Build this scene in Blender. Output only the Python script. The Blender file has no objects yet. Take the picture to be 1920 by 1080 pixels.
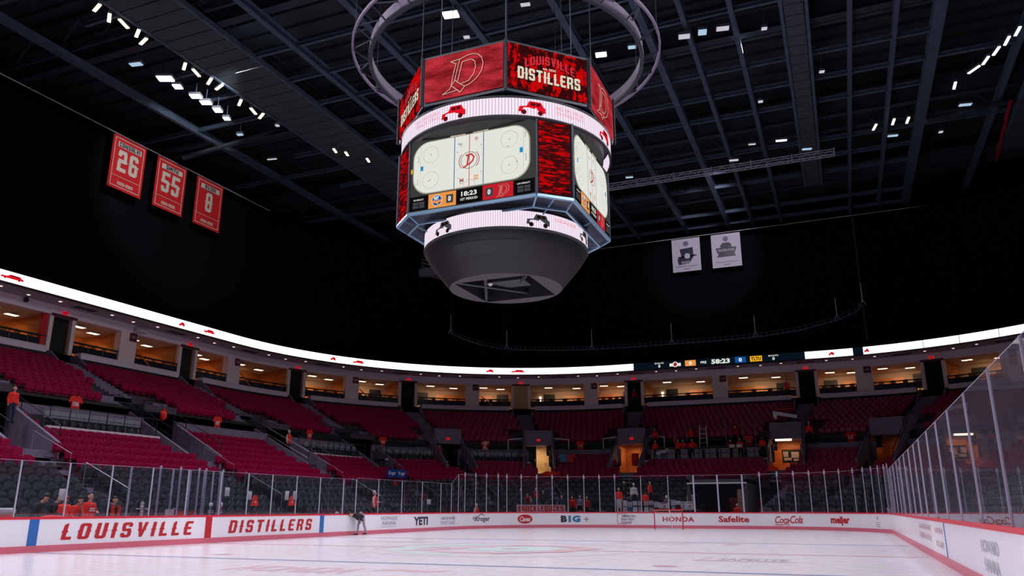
import bpy, math, random
from mathutils import Vector, Matrix
random.seed(7)
SC = bpy.context.scene
COL = SC.collection
PI = math.pi

# ------------------------------------------------------------------ camera
CAM_C = Vector((10.92, -25.859, 1.335)); CAM_YAW = math.radians(22.44); CAM_PITCH = math.radians(15.623); CAM_ROLL = math.radians(-0.03); CAM_F = 1476.4
cd = bpy.data.cameras.new('camera'); cd.sensor_fit = 'HORIZONTAL'; cd.sensor_width = 36.0
cd.lens = CAM_F / 1920 * 36.0; cd.clip_start = 0.05; cd.clip_end = 400
cam = bpy.data.objects.new('camera', cd); COL.objects.link(cam)
CF = Vector((-math.sin(CAM_YAW)*math.cos(CAM_PITCH), math.cos(CAM_YAW)*math.cos(CAM_PITCH), math.sin(CAM_PITCH)))
CR = Vector((math.cos(CAM_YAW), math.sin(CAM_YAW), 0)); CU = CR.cross(CF)
R_ = CR*math.cos(CAM_ROLL) + CU*math.sin(CAM_ROLL); U_ = CU*math.cos(CAM_ROLL) - CR*math.sin(CAM_ROLL)
cam.matrix_world = Matrix(((R_.x, U_.x, -CF.x, CAM_C.x), (R_.y, U_.y, -CF.y, CAM_C.y), (R_.z, U_.z, -CF.z, CAM_C.z), (0, 0, 0, 1)))
SC.camera = cam

# ------------------------------------------------------------------ world, exposure
w = bpy.data.worlds.new('world'); SC.world = w; w.use_nodes = True
w.node_tree.nodes['Background'].inputs[0].default_value = (0.25, 0.4, 0.7, 1)
w.node_tree.nodes['Background'].inputs[1].default_value = 0.004
vs = SC.view_settings
vs.view_transform = 'Standard'; vs.look = 'None'; vs.exposure = 0.0; vs.gamma = 1.0; vs.use_curve_mapping = False

# ------------------------------------------------------------------ arena floodlights (the lamps over the ice)
def area(name, loc, target, sx, sy, power, color, spread):
    l = bpy.data.lights.new(name, 'AREA'); l.shape = 'RECTANGLE'; l.size = sx; l.size_y = sy
    l.energy = power; l.color = color; l.spread = math.radians(spread)
    o = bpy.data.objects.new(name, l); COL.objects.link(o); o.location = loc
    o.rotation_euler = (Vector(target) - Vector(loc)).to_track_quat('-Z', 'Y').to_euler()
    return o
FLOOD = (0.97, 0.93, 1.0)
for (lx, ly, tx, ty, pw) in ((-27, 12, -4, 6, 1750), (-27, -8, -4, -8, 1750), (27, 12, 2, 6, 1750), (27, -8, 2, -8, 1750),
                         (-9, 24, 0, 10, 1250), (9, 24, 0, 10, 1250), (-9, -22, 0, -12, 1400), (9, -22, 0, -12, 1400)):
    area('floodlight_bank', (lx, ly, 28.5), (tx, ty, 0), 1.2, 7.0, pw, FLOOD, 105)

# ------------------------------------------------------------------ pixels of the 1920x1080 frame to points and back
def ray(x, y): return CF + R_*((x-960)/CAM_F) + U_*((540-y)/CAM_F)
def atZ(x, y, Z): d = ray(x, y); return CAM_C + d*((Z-CAM_C.z)/d.z)
def atX(x, y, X): d = ray(x, y); return CAM_C + d*((X-CAM_C.x)/d.x)
def atY(x, y, Y): d = ray(x, y); return CAM_C + d*((Y-CAM_C.y)/d.y)
def pix(p):
    d = Vector(p) - CAM_C; z = d.dot(CF)
    if z < 0.1: return (-9e3, -9e3, z)
    return (960+CAM_F*d.dot(R_)/z, 540-CAM_F*d.dot(U_)/z, z)

# ------------------------------------------------------------------ materials
def mat(name, col, rough=0.6, metal=0.0, spec=0.5, noise=0.0, nscale=20.0, emit=None, estr=0.0, coat=0.0):
    m = bpy.data.materials.new(name); m.use_nodes = True
    nt = m.node_tree; b = nt.nodes['Principled BSDF']
    b.inputs['Base Color'].default_value = (*col, 1); b.inputs['Roughness'].default_value = rough
    b.inputs['Metallic'].default_value = metal; b.inputs['Specular IOR Level'].default_value = spec
    if coat: b.inputs['Coat Weight'].default_value = coat
    if noise:
        tc = nt.nodes.new('ShaderNodeTexCoord'); n = nt.nodes.new('ShaderNodeTexNoise'); n.inputs['Scale'].default_value = nscale; n.inputs['Detail'].default_value = 4
        r = nt.nodes.new('ShaderNodeValToRGB')
        r.color_ramp.elements[0].color = (*[c*(1-noise) for c in col], 1); r.color_ramp.elements[1].color = (*[min(1, c*(1+noise)) for c in col], 1)
        r.color_ramp.elements[0].position = 0.3; r.color_ramp.elements[1].position = 0.7
        nt.links.new(tc.outputs['Object'], n.inputs['Vector']); nt.links.new(n.outputs['Fac'], r.inputs[0]); nt.links.new(r.outputs[0], b.inputs['Base Color'])
    if emit:
        b.inputs['Emission Color'].default_value = (*emit, 1); b.inputs['Emission Strength'].default_value = estr
    return m
def emis(name, col, s=1.0):
    m = bpy.data.materials.new(name); m.use_nodes = True; nt = m.node_tree; nt.nodes.clear()
    e = nt.nodes.new('ShaderNodeEmission'); e.inputs[0].default_value = (*col, 1); e.inputs[1].default_value = s
    o = nt.nodes.new('ShaderNodeOutputMaterial'); nt.links.new(e.outputs[0], o.inputs[0]); return m
def srgb(r, g, b): return tuple(((c/255)/12.92 if c <= 10 else ((c/255+0.055)/1.055)**2.4) for c in (r, g, b))

M = {}
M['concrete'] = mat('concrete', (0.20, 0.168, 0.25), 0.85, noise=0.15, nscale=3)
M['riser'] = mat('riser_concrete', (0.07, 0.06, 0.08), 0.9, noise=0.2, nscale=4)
M['black'] = mat('black_paint', (0.012, 0.013, 0.018), 0.6)
M['drape'] = mat('black_drape', (0.004, 0.005, 0.007), 0.95, spec=0.1)
M['steel'] = mat('dark_blue_steel', (0.075, 0.11, 0.17), 0.55, noise=0.2, nscale=1.5)
M['steel2'] = mat('dark_steel', (0.03, 0.04, 0.06), 0.6, noise=0.2, nscale=1.5)
M['deck'] = mat('roof_deck', (0.028, 0.036, 0.05), 0.8, noise=0.3, nscale=0.6)
M['alu'] = mat('aluminium', (0.52, 0.50, 0.64), 0.35, metal=0.3)
M['handrail'] = mat('handrail', (0.30, 0.29, 0.34), 0.35, metal=0.5)
M['rail'] = mat('black_rail', (0.01, 0.012, 0.02), 0.3)
M['cap'] = mat('red_cap_rail', (0.75, 0.015, 0.04), 0.35)
M['kick'] = mat('red_kick_plate', (0.72, 0.16, 0.235), 0.35)
M['board'] = mat('white_board', (0.92, 0.905, 0.97), 0.25, spec=0.5)
M['seat_red'] = mat('red_seat_plastic', (0.34, 0.004, 0.06), 0.36, spec=0.22, noise=0.1, nscale=8)
M['seat_grey'] = mat('charcoal_seat_plastic', (0.034, 0.05, 0.068), 0.38, spec=0.35)
M['seat_pad'] = mat('charcoal_seat_pad', (0.014, 0.02, 0.028), 0.6)
M['red'] = mat('red_paint', (0.62, 0.01, 0.02), 0.5)
M['bred'] = mat('bright_red_cloth', (0.92, 0.025, 0.018), 0.8)
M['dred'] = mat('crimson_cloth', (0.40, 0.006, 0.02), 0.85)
M['white'] = mat('white_paint', (0.82, 0.82, 0.86), 0.5)
M['paper'] = mat('white_paper', (0.85, 0.85, 0.88), 0.8)
M['grey'] = mat('grey_cloth', (0.30, 0.29, 0.34), 0.85)
M['lav'] = mat('pale_grey_cloth', (0.62, 0.58, 0.66), 0.85)
M['blackcloth'] = mat('black_cloth', (0.012, 0.013, 0.016), 0.85)
M['navy'] = mat('navy_cloth', (0.02, 0.03, 0.07), 0.85)
M['skin'] = mat('skin', (0.62, 0.33, 0.24), 0.55)
M['hair'] = mat('dark_hair', (0.02, 0.014, 0.012), 0.6)
M['hairg'] = mat('grey_hair', (0.55, 0.52, 0.52), 0.7)
M['blue'] = mat('blue_line_paint', (0.03, 0.16, 0.50), 0.35)
M['sponsorblue'] = mat('deep_blue', (0.01, 0.05, 0.30), 0.4)
M['teal'] = mat('teal_blue', (0.02, 0.22, 0.42), 0.4)
M['ink'] = mat('dark_ink', (0.03, 0.035, 0.06), 0.4)
M['greyink'] = mat('grey_ink', (0.28, 0.29, 0.36), 0.4)
M['redink'] = mat('red_ink', (0.55, 0.012, 0.02), 0.4)
M['wine'] = mat('wine_paint', (0.12, 0.006, 0.02), 0.5)
M['beam'] = mat('suite_fascia', (0.80, 0.68, 0.80), 0.7)
M['soffit'] = mat('suite_soffit', (0.55, 0.44, 0.52), 0.8)
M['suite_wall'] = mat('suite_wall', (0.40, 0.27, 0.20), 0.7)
M['pillar'] = mat('pillar_paint', (0.85, 0.70, 0.72), 0.6)
M['suite_ceil'] = mat('suite_ceiling', (0.62, 0.52, 0.42), 0.8)
M['orange'] = mat('orange_paint', (0.7, 0.18, 0.03), 0.5)
M['fix'] = mat('fixture_housing', (0.25, 0.28, 0.34), 0.4, metal=0.5)
M['carpet'] = mat('dark_carpet', (0.03, 0.02, 0.022), 0.9)
M['e_white'] = emis('lamp_white', (0.95, 0.95, 1.0), 3.0)
M['e_flood'] = emis('lamp_flood', (0.85, 0.86, 1.0), 6.0)
M['e_warm'] = emis('lamp_warm', (1.0, 0.80, 0.50), 3.0)
M['e_cool'] = emis('lamp_cool', (0.45, 0.62, 0.80), 0.9)
M['e_dim'] = emis('lamp_dim', (0.75, 0.70, 0.82), 0.75)
M['e_down'] = emis('downlight_lens', (1.0, 0.78, 0.66), 1.6)
M['e_panel'] = emis('suite_panel_light', (1.0, 0.80, 0.55), 3.0)
M['e_exit'] = emis('exit_sign_red', (0.75, 0.008, 0.02), 0.8)
M['e_step'] = emis('step_light', (0.8, 0.85, 1.0), 0.5)
M['s_black'] = emis('screen_black', (0.004, 0.004, 0.005), 1)
M['s_white'] = emis('screen_white', srgb(226, 228, 220), 1)
M['s_cream'] = emis('screen_cream', srgb(222, 212, 190), 1)
M['s_red'] = emis('screen_red', srgb(196, 28, 42), 1)
M['s_logored'] = emis('screen_logo_red', srgb(190, 60, 65), 1)
M['s_textred'] = emis('screen_text_red', srgb(205, 46, 60), 1)
M['s_shadow'] = emis('screen_shadow', srgb(30, 8, 10), 1)
M['s_orange'] = emis('screen_orange', srgb(232, 148, 72), 1)
M['s_blue'] = emis('screen_blue', srgb(20, 78, 150), 1)
M['s_cyan'] = emis('screen_cyan', srgb(24, 140, 190), 1)
M['s_grey'] = emis('screen_grey', srgb(64, 66, 70), 1)
M['s_rinkgrey'] = emis('screen_stand_grey', srgb(58, 60, 58), 1)
M['s_pink'] = emis('screen_faint_red', srgb(205, 178, 175), 1)
M['s_tan'] = emis('screen_tan', srgb(160, 152, 140), 1)
M['s_yellow'] = emis('screen_yellow', srgb(240, 175, 20), 1)
M['s_led'] = emis('led_white', (1.0, 0.96, 1.0), 1.7)
M['s_ledblack'] = emis('led_dark', srgb(8, 18, 28), 1)
M['s_car'] = emis('led_red', srgb(225, 20, 35), 1)
M['s_cardark'] = emis('led_dark_red', srgb(90, 12, 25), 1)
M['s_txt'] = emis('led_text_pink', srgb(240, 150, 165), 1)

def wood(name, c1, c2, rough=0.45):
    m = bpy.data.materials.new(name); m.use_nodes = True; nt = m.node_tree; b = nt.nodes['Principled BSDF']
    tc = nt.nodes.new('ShaderNodeTexCoord'); mp = nt.nodes.new('ShaderNodeMapping'); mp.inputs['Scale'].default_value = (0.3, 0.3, 3.0)
    n = nt.nodes.new('ShaderNodeTexNoise'); n.inputs['Scale'].default_value = 3; n.inputs['Detail'].default_value = 6
    r = nt.nodes.new('ShaderNodeValToRGB'); r.color_ramp.elements[0].color = (*c1, 1); r.color_ramp.elements[1].color = (*c2, 1)
    r.color_ramp.elements[0].position = 0.3; r.color_ramp.elements[1].position = 0.7
    nt.links.new(tc.outputs['Object'], mp.inputs[0]); nt.links.new(mp.outputs[0], n.inputs['Vector']); nt.links.new(n.outputs['Fac'], r.inputs[0]); nt.links.new(r.outputs[0], b.inputs['Base Color'])
    b.inputs['Roughness'].default_value = rough; return m
M['wood'] = wood('orange_wood_panel', (0.38, 0.11, 0.025), (0.62, 0.22, 0.05))
M['palewood'] = wood('pale_wood_panel', (0.55, 0.33, 0.15), (0.72, 0.48, 0.24))

def ice():
    m = bpy.data.materials.new('ice'); m.use_nodes = True; nt = m.node_tree; b = nt.nodes['Principled BSDF']
    tc = nt.nodes.new('ShaderNodeTexCoord'); n = nt.nodes.new('ShaderNodeTexNoise'); n.inputs['Scale'].default_value = 0.35; n.inputs['Detail'].default_value = 5
    r = nt.nodes.new('ShaderNodeValToRGB'); r.color_ramp.elements[0].color = (0.72, 0.68, 0.755, 1); r.color_ramp.elements[1].color = (0.78, 0.735, 0.81, 1)
    n2 = nt.nodes.new('ShaderNodeTexNoise'); n2.inputs['Scale'].default_value = 2.5; n2.inputs['Detail'].default_value = 3
    mr = nt.nodes.new('ShaderNodeMapRange'); mr.inputs['To Min'].default_value = 0.14; mr.inputs['To Max'].default_value = 0.30
    for k in (n, n2): nt.links.new(tc.outputs['Object'], k.inputs['Vector'])
    nt.links.new(n.outputs['Fac'], r.inputs[0]); nt.links.new(r.outputs[0], b.inputs['Base Color'])
    nt.links.new(n2.outputs['Fac'], mr.inputs['Value']); nt.links.new(mr.outputs[0], b.inputs['Roughness'])
    b.inputs['Specular IOR Level'].default_value = 0.35; b.inputs['IOR'].default_value = 1.31
    return m
M['ice'] = ice()
def paint_ice(name, col):
    m = mat(name, col, 0.22, spec=0.35); m.node_tree.nodes['Principled BSDF'].inputs['IOR'].default_value = 1.31; return m
M['i_blue'] = paint_ice('ice_blue_line', (0.30, 0.36, 0.50)); M['i_red'] = paint_ice('ice_red_line', (0.70, 0.42, 0.47))
M['i_pink'] = paint_ice('ice_faded_pink', (0.78, 0.55, 0.60)); M['i_teal'] = paint_ice('ice_faded_teal', (0.68, 0.80, 0.82)); M['i_grey'] = paint_ice('ice_faded_grey', (0.50, 0.49, 0.54))
M['i_rose'] = paint_ice('ice_faded_rose', (0.80, 0.66, 0.70))

def glass(name, haze):
    m = bpy.data.materials.new(name); m.use_nodes = True; nt = m.node_tree; nt.nodes.clear()
    t = nt.nodes.new('ShaderNodeBsdfTransparent'); t.inputs[0].default_value = (0.90, 0.91, 0.95, 1)
    g = nt.nodes.new('ShaderNodeBsdfGlossy'); g.inputs['Roughness'].default_value = 0.015; g.inputs[0].default_value = (0.95, 0.93, 1, 1)
    f = nt.nodes.new('ShaderNodeFresnel'); f.inputs['IOR'].default_value = 1.8
    mx = nt.nodes.new('ShaderNodeMixShader'); o = nt.nodes.new('ShaderNodeOutputMaterial')
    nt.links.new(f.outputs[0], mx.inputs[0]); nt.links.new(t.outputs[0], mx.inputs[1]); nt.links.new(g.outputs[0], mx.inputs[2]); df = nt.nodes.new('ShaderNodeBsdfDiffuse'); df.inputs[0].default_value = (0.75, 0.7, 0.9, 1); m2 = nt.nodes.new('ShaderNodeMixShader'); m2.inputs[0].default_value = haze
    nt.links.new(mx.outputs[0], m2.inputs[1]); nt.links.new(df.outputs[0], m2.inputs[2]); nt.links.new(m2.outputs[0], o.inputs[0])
    return m
M['glass'] = glass('rink_glass', 0.006); M['hazed'] = glass('reflection_haze_glass', 0.045)  # near side panes: lilac diffuse mixed in stands for the haze of reflections

def grunge(name, c1, c2, scale=(1, 1, 1), thr=0.5):
    m = bpy.data.materials.new(name); m.use_nodes = True; nt = m.node_tree; nt.nodes.clear()
    tc = nt.nodes.new('ShaderNodeTexCoord'); mp = nt.nodes.new('ShaderNodeMapping'); mp.inputs['Scale'].default_value = scale
    n = nt.nodes.new('ShaderNodeTexNoise'); n.inputs['Scale'].default_value = 1.0; n.inputs['Detail'].default_value = 9; n.inputs['Roughness'].default_value = 0.72
    r = nt.nodes.new('ShaderNodeValToRGB'); r.color_ramp.elements[0].color = (*c1, 1); r.color_ramp.elements[1].color = (*c2, 1)
    r.color_ramp.elements[0].position = thr-0.02; r.color_ramp.elements[1].position = thr+0.02
    e = nt.nodes.new('ShaderNodeEmission'); o = nt.nodes.new('ShaderNodeOutputMaterial')
    nt.links.new(tc.outputs['Object'], mp.inputs[0]); nt.links.new(mp.outputs[0], n.inputs['Vector']); nt.links.new(n.outputs['Fac'], r.inputs[0])
    nt.links.new(r.outputs[0], e.inputs[0]); nt.links.new(e.outputs[0], o.inputs[0]); return m
M['grunge'] = grunge('screen_grunge_red', srgb(48, 10, 12), srgb(200, 6, 10), (3.4, 3.4, 1.9), 0.52)
M['grungeh'] = grunge('screen_brushed_red', srgb(56, 12, 14), srgb(205, 6, 10), (2.2, 2.2, 15), 0.53)

def jersey(name):
    m = bpy.data.materials.new(name); m.use_nodes = True; nt = m.node_tree; nt.nodes.clear()
    tc = nt.nodes.new('ShaderNodeTexCoord'); mp = nt.nodes.new('ShaderNodeMapping'); mp.inputs['Rotation'].default_value = (0.4, 0.5, 0)
    wv = nt.nodes.new('ShaderNodeTexNoise'); wv.inputs['Scale'].default_value = 0.9; wv.inputs['Detail'].default_value = 2; mp.inputs['Scale'].default_value = (1, 1, 3)
    vo = nt.nodes.new('ShaderNodeTexVoronoi'); vo.inputs['Scale'].default_value = 22
    vr = nt.nodes.new('ShaderNodeValToRGB'); vr.color_ramp.elements[0].color = (0.35, 0.35, 0.35, 1); vr.color_ramp.elements[0].position = 0.20; vr.color_ramp.elements[1].position = 0.36
    r = nt.nodes.new('ShaderNodeValToRGB'); r.color_ramp.elements[0].color = (*srgb(128, 24, 32), 1); r.color_ramp.elements[1].color = (*srgb(196, 52, 62), 1)
    r.color_ramp.elements[0].position = 0.35; r.color_ramp.elements[1].position = 0.68
    mx = nt.nodes.new('ShaderNodeMix'); mx.data_type = 'RGBA'; mx.blend_type = 'MULTIPLY'; mx.inputs[0].default_value = 1
    e = nt.nodes.new('ShaderNodeEmission'); o = nt.nodes.new('ShaderNodeOutputMaterial')
    nt.links.new(tc.outputs['Object'], mp.inputs[0]); nt.links.new(mp.outputs[0], wv.inputs['Vector']); nt.links.new(tc.outputs['Object'], vo.inputs['Vector'])
    nt.links.new(wv.outputs['Fac'], r.inputs[0]); nt.links.new(vo.outputs['Distance'], vr.inputs[0])
    nt.links.new(r.outputs[0], mx.inputs[6]); nt.links.new(vr.outputs[0], mx.inputs[7]); nt.links.new(mx.outputs[2], e.inputs[0]); nt.links.new(e.outputs[0], o.inputs[0]); return m
M['jersey'] = jersey('screen_jersey_mesh')

def ledstripe(name, n):
    m = bpy.data.materials.new(name); m.use_nodes = True; nt = m.node_tree; nt.nodes.clear()
    tc = nt.nodes.new('ShaderNodeTexCoord'); sp = nt.nodes.new('ShaderNodeSeparateXYZ'); at = nt.nodes.new('ShaderNodeMath'); at.operation = 'ARCTAN2'
    mu = nt.nodes.new('ShaderNodeMath'); mu.operation = 'MULTIPLY'; mu.inputs[1].default_value = n
    sn = nt.nodes.new('ShaderNodeMath'); sn.operation = 'SINE'
    mr = nt.nodes.new('ShaderNodeMapRange'); mr.inputs['From Min'].default_value = -1
    r = nt.nodes.new('ShaderNodeValToRGB'); r.color_ramp.elements[0].color = (*srgb(212, 184, 206), 1); r.color_ramp.elements[1].color = (*srgb(250, 238, 252), 1); r.color_ramp.elements[1].position = 0.55
    e = nt.nodes.new('ShaderNodeEmission'); e.inputs[1].default_value = 1.0; o = nt.nodes.new('ShaderNodeOutputMaterial')
    nt.links.new(tc.outputs['Object'], sp.inputs[0]); nt.links.new(sp.outputs[1], at.inputs[0]); nt.links.new(sp.outputs[0], at.inputs[1])
    nt.links.new(at.outputs[0], mu.inputs[0]); nt.links.new(mu.outputs[0], sn.inputs[0]); nt.links.new(sn.outputs[0], mr.inputs['Value']); nt.links.new(mr.outputs[0], r.inputs[0])
    nt.links.new(r.outputs[0], e.inputs[0]); nt.links.new(e.outputs[0], o.inputs[0]); return m
M['ledstripe'] = ledstripe('led_column_white', 230)

# ------------------------------------------------------------------ mesh builder and tagging
class MB:
    def __init__(s): s.v = []; s.f = []; s.m = []
    def face(s, pts, mi=0):
        k = len(s.v); s.v += [tuple(p) for p in pts]; s.f.append(tuple(range(k, k+len(pts)))); s.m.append(mi)
    def geo(s, v, f, mi=0):
        k = len(s.v); s.v += [tuple(p) for p in v]
        for q in f: s.f.append(tuple(i+k for i in q)); s.m.append(mi)
    def pbox(s, o, ex, ey, ez, mi=0):
        o = Vector(o); ex = Vector(ex); ey = Vector(ey); ez = Vector(ez)
        v = [o, o+ex, o+ex+ey, o+ey, o+ez, o+ex+ez, o+ex+ey+ez, o+ey+ez]
        s.geo(v, [(0, 3, 2, 1), (4, 5, 6, 7), (0, 1, 5, 4), (1, 2, 6, 5), (2, 3, 7, 6), (3, 0, 4, 7)], mi)
    def box(s, c, sz, mi=0, rz=0.0):
        c = Vector(c); ca, sa = math.cos(rz), math.sin(rz)
        ex = Vector((ca, sa, 0))*sz[0]; ey = Vector((-sa, ca, 0))*sz[1]; ez = Vector((0, 0, sz[2]))
        s.pbox(c-ex/2-ey/2-ez/2, ex, ey, ez, mi)
    def tube(s, p0, p1, r0, r1=None, n=8, mi=0, cap=True):
        p0 = Vector(p0); p1 = Vector(p1); r1 = r0 if r1 is None else r1
        d = (p1-p0); 
        if d.length < 1e-6: return
        d.normalize(); a = d.orthogonal().normalized(); b = d.cross(a)
        v = []
        for p, r in ((p0, r0), (p1, r1)):
            for i in range(n):
                t = 2*PI*i/n; v.append(p+(a*math.cos(t)+b*math.sin(t))*r)
        f = [(i, (i+1) % n, n+(i+1) % n, n+i) for i in range(n)]
        if cap: f += [tuple(range(n-1, -1, -1)), tuple(range(n, 2*n))]
        s.geo(v, f, mi)
    def path(s, pts, r, n=6, mi=0):
        for a, b in zip(pts, pts[1:]): s.tube(a, b, r, r, n, mi)
    def ball(s, c, r, mi=0, nu=10, nv=7, sc=(1, 1, 1)):
        c = Vector(c); v = [c+Vector((0, 0, r*sc[2]))]
        for j in range(1, nv):
            ph = PI*j/nv
            for i in range(nu):
                t = 2*PI*i/nu; v.append(c+Vector((r*sc[0]*math.sin(ph)*math.cos(t), r*sc[1]*math.sin(ph)*math.sin(t), r*sc[2]*math.cos(ph))))
        v.append(c-Vector((0, 0, r*sc[2]))); L = len(v)-1
        f = [(0, 1+i, 1+(i+1) % nu) for i in range(nu)]
        for j in range(nv-2):
            for i in range(nu):
                a = 1+j*nu+i; b = 1+j*nu+(i+1) % nu; f.append((a, a+nu, b+nu, b))
        k = 1+(nv-2)*nu; f += [(k+i, L, k+(i+1) % nu) for i in range(nu)]
        s.geo(v, f, mi)
    def lathe(s, prof, c=(0, 0, 0), n=24, mi=0, t0=0.0, t1=2*PI, close=True):
        c = Vector(c); v = []
        m = n if close else n+1
        for (r, z) in prof:
            for i in range(m):
                t = t0+(t1-t0)*i/n; v.append(c+Vector((r*math.cos(t), r*math.sin(t), z)))
        f = []
        for j in range(len(prof)-1):
            for i in range(n if close else n):
                i2 = (i+1) % m
                f.append((j*m+i, j*m+i2, (j+1)*m+i2, (j+1)*m+i))
        s.geo(v, f, mi)
    def prism(s, pts, ext, mi=0):
        pts = [Vector(p) for p in pts]; ext = Vector(ext); n = len(pts)
        s.geo(pts+[p+ext for p in pts], [tuple(range(n-1, -1, -1)), tuple(range(n, 2*n))]+[(i, (i+1) % n, n+(i+1) % n, n+i) for i in range(n)], mi)
    def build(s, name, mats, parent=None, smooth=False, loc=None):
        me = bpy.data.meshes.new(name)
        off = Vector((0, 0, 0))
        if parent is not None: off = Vector(parent['_w'])
        elif loc is not None: off = Vector(loc)
        me.from_pydata([(v[0]-off.x, v[1]-off.y, v[2]-off.z) for v in s.v], [], s.f)
        if not isinstance(mats, (list, tuple)): mats = [mats]
        for m in mats: me.materials.append(m)
        if len(mats) > 1: me.polygons.foreach_set('material_index', s.m)
        if smooth: me.polygons.foreach_set('use_smooth', [True]*len(me.polygons))
        me.update()
        o = bpy.data.objects.new(name, me); COL.objects.link(o)
        if parent is not None: o.parent = parent; o['_w'] = tuple(off)
        else:
            o.location = off; o['_w'] = tuple(off)
        return o
def tag(o, label=None, cat=None, group=None, kind=None):
    if label: o['label'] = label
    if cat: o['category'] = cat
    if group: o['group'] = group
    if kind: o['kind'] = kind
    return o
def thing(name, label, cat, loc=(0, 0, 0), group=None):
    o = bpy.data.objects.new(name, None); COL.objects.link(o); o.location = loc; o['_w'] = tuple(loc); o.empty_display_size = 0.2
    return tag(o, label, cat, group)
def struct(o): o['kind'] = 'structure'; return o
def copy_thing(root, loc, rz=0.0, label=None, group=None):
    r = root.copy(); COL.objects.link(r); r.location = loc; r.rotation_euler = (0, 0, rz)
    if label: r['label'] = label
    if group: r['group'] = group
    for ch in root.children:
        c = ch.copy(); COL.objects.link(c); c.parent = r
        for g in ch.children:
            d = g.copy(); COL.objects.link(d); d.parent = c
    return r
_ones = 'zeroth first second third fourth fifth sixth seventh eighth ninth tenth eleventh twelfth thirteenth fourteenth fifteenth sixteenth seventeenth eighteenth nineteenth'.split()
_tens = {20: 'twent', 30: 'thirt', 40: 'fort', 50: 'fift', 60: 'sixt', 70: 'sevent', 80: 'eight', 90: 'ninet'}
def ordw(n):
    if n < 20: return _ones[n]
    t, o = n//10*10, n % 10
    if t not in _tens: return str(n)
    return _tens[t]+('ieth' if o == 0 else 'y-'+_ones[o])

# ------------------------------------------------------------------ lettering
TMP = bpy.data.scenes.new('lettering_workshop')
def tmp_graph():
    with bpy.context.temp_override(scene=TMP, view_layer=TMP.view_layers[0]):
        dg = bpy.context.evaluated_depsgraph_get(); dg.update(); return dg
_txt = {}
def text_geo(body, bold=0.0, spacing=1.0, shear=0.0):
    key = (body, bold, spacing, shear)
    if key in _txt: return _txt[key]
    cu = bpy.data.curves.new('lettering', 'FONT'); cu.body = body; cu.offset = bold; cu.space_character = spacing; cu.shear = shear; cu.resolution_u = 2
    cu.align_x = 'CENTER'; cu.align_y = 'BOTTOM_BASELINE'
    o = bpy.data.objects.new('lettering', cu); TMP.collection.objects.link(o)
    dg = tmp_graph()
    me = bpy.data.meshes.new_from_object(o.evaluated_get(dg))
    v = [(p.co.x, p.co.y) for p in me.vertices]; f = [tuple(p.vertices) for p in me.polygons]
    bpy.data.objects.remove(o); bpy.data.meshes.remove(me)
    xs = [p[0] for p in v]; ys = [p[1] for p in v]
    x0, x1, y0, y1 = min(xs), max(xs), min(ys), max(ys)
    v = [((x-(x0+x1)/2)/(x1-x0), (y-(y0+y1)/2)/(y1-y0)) for x, y in v]   # unit box centred on the origin
    _txt[key] = (v, f); return _txt[key]

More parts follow.
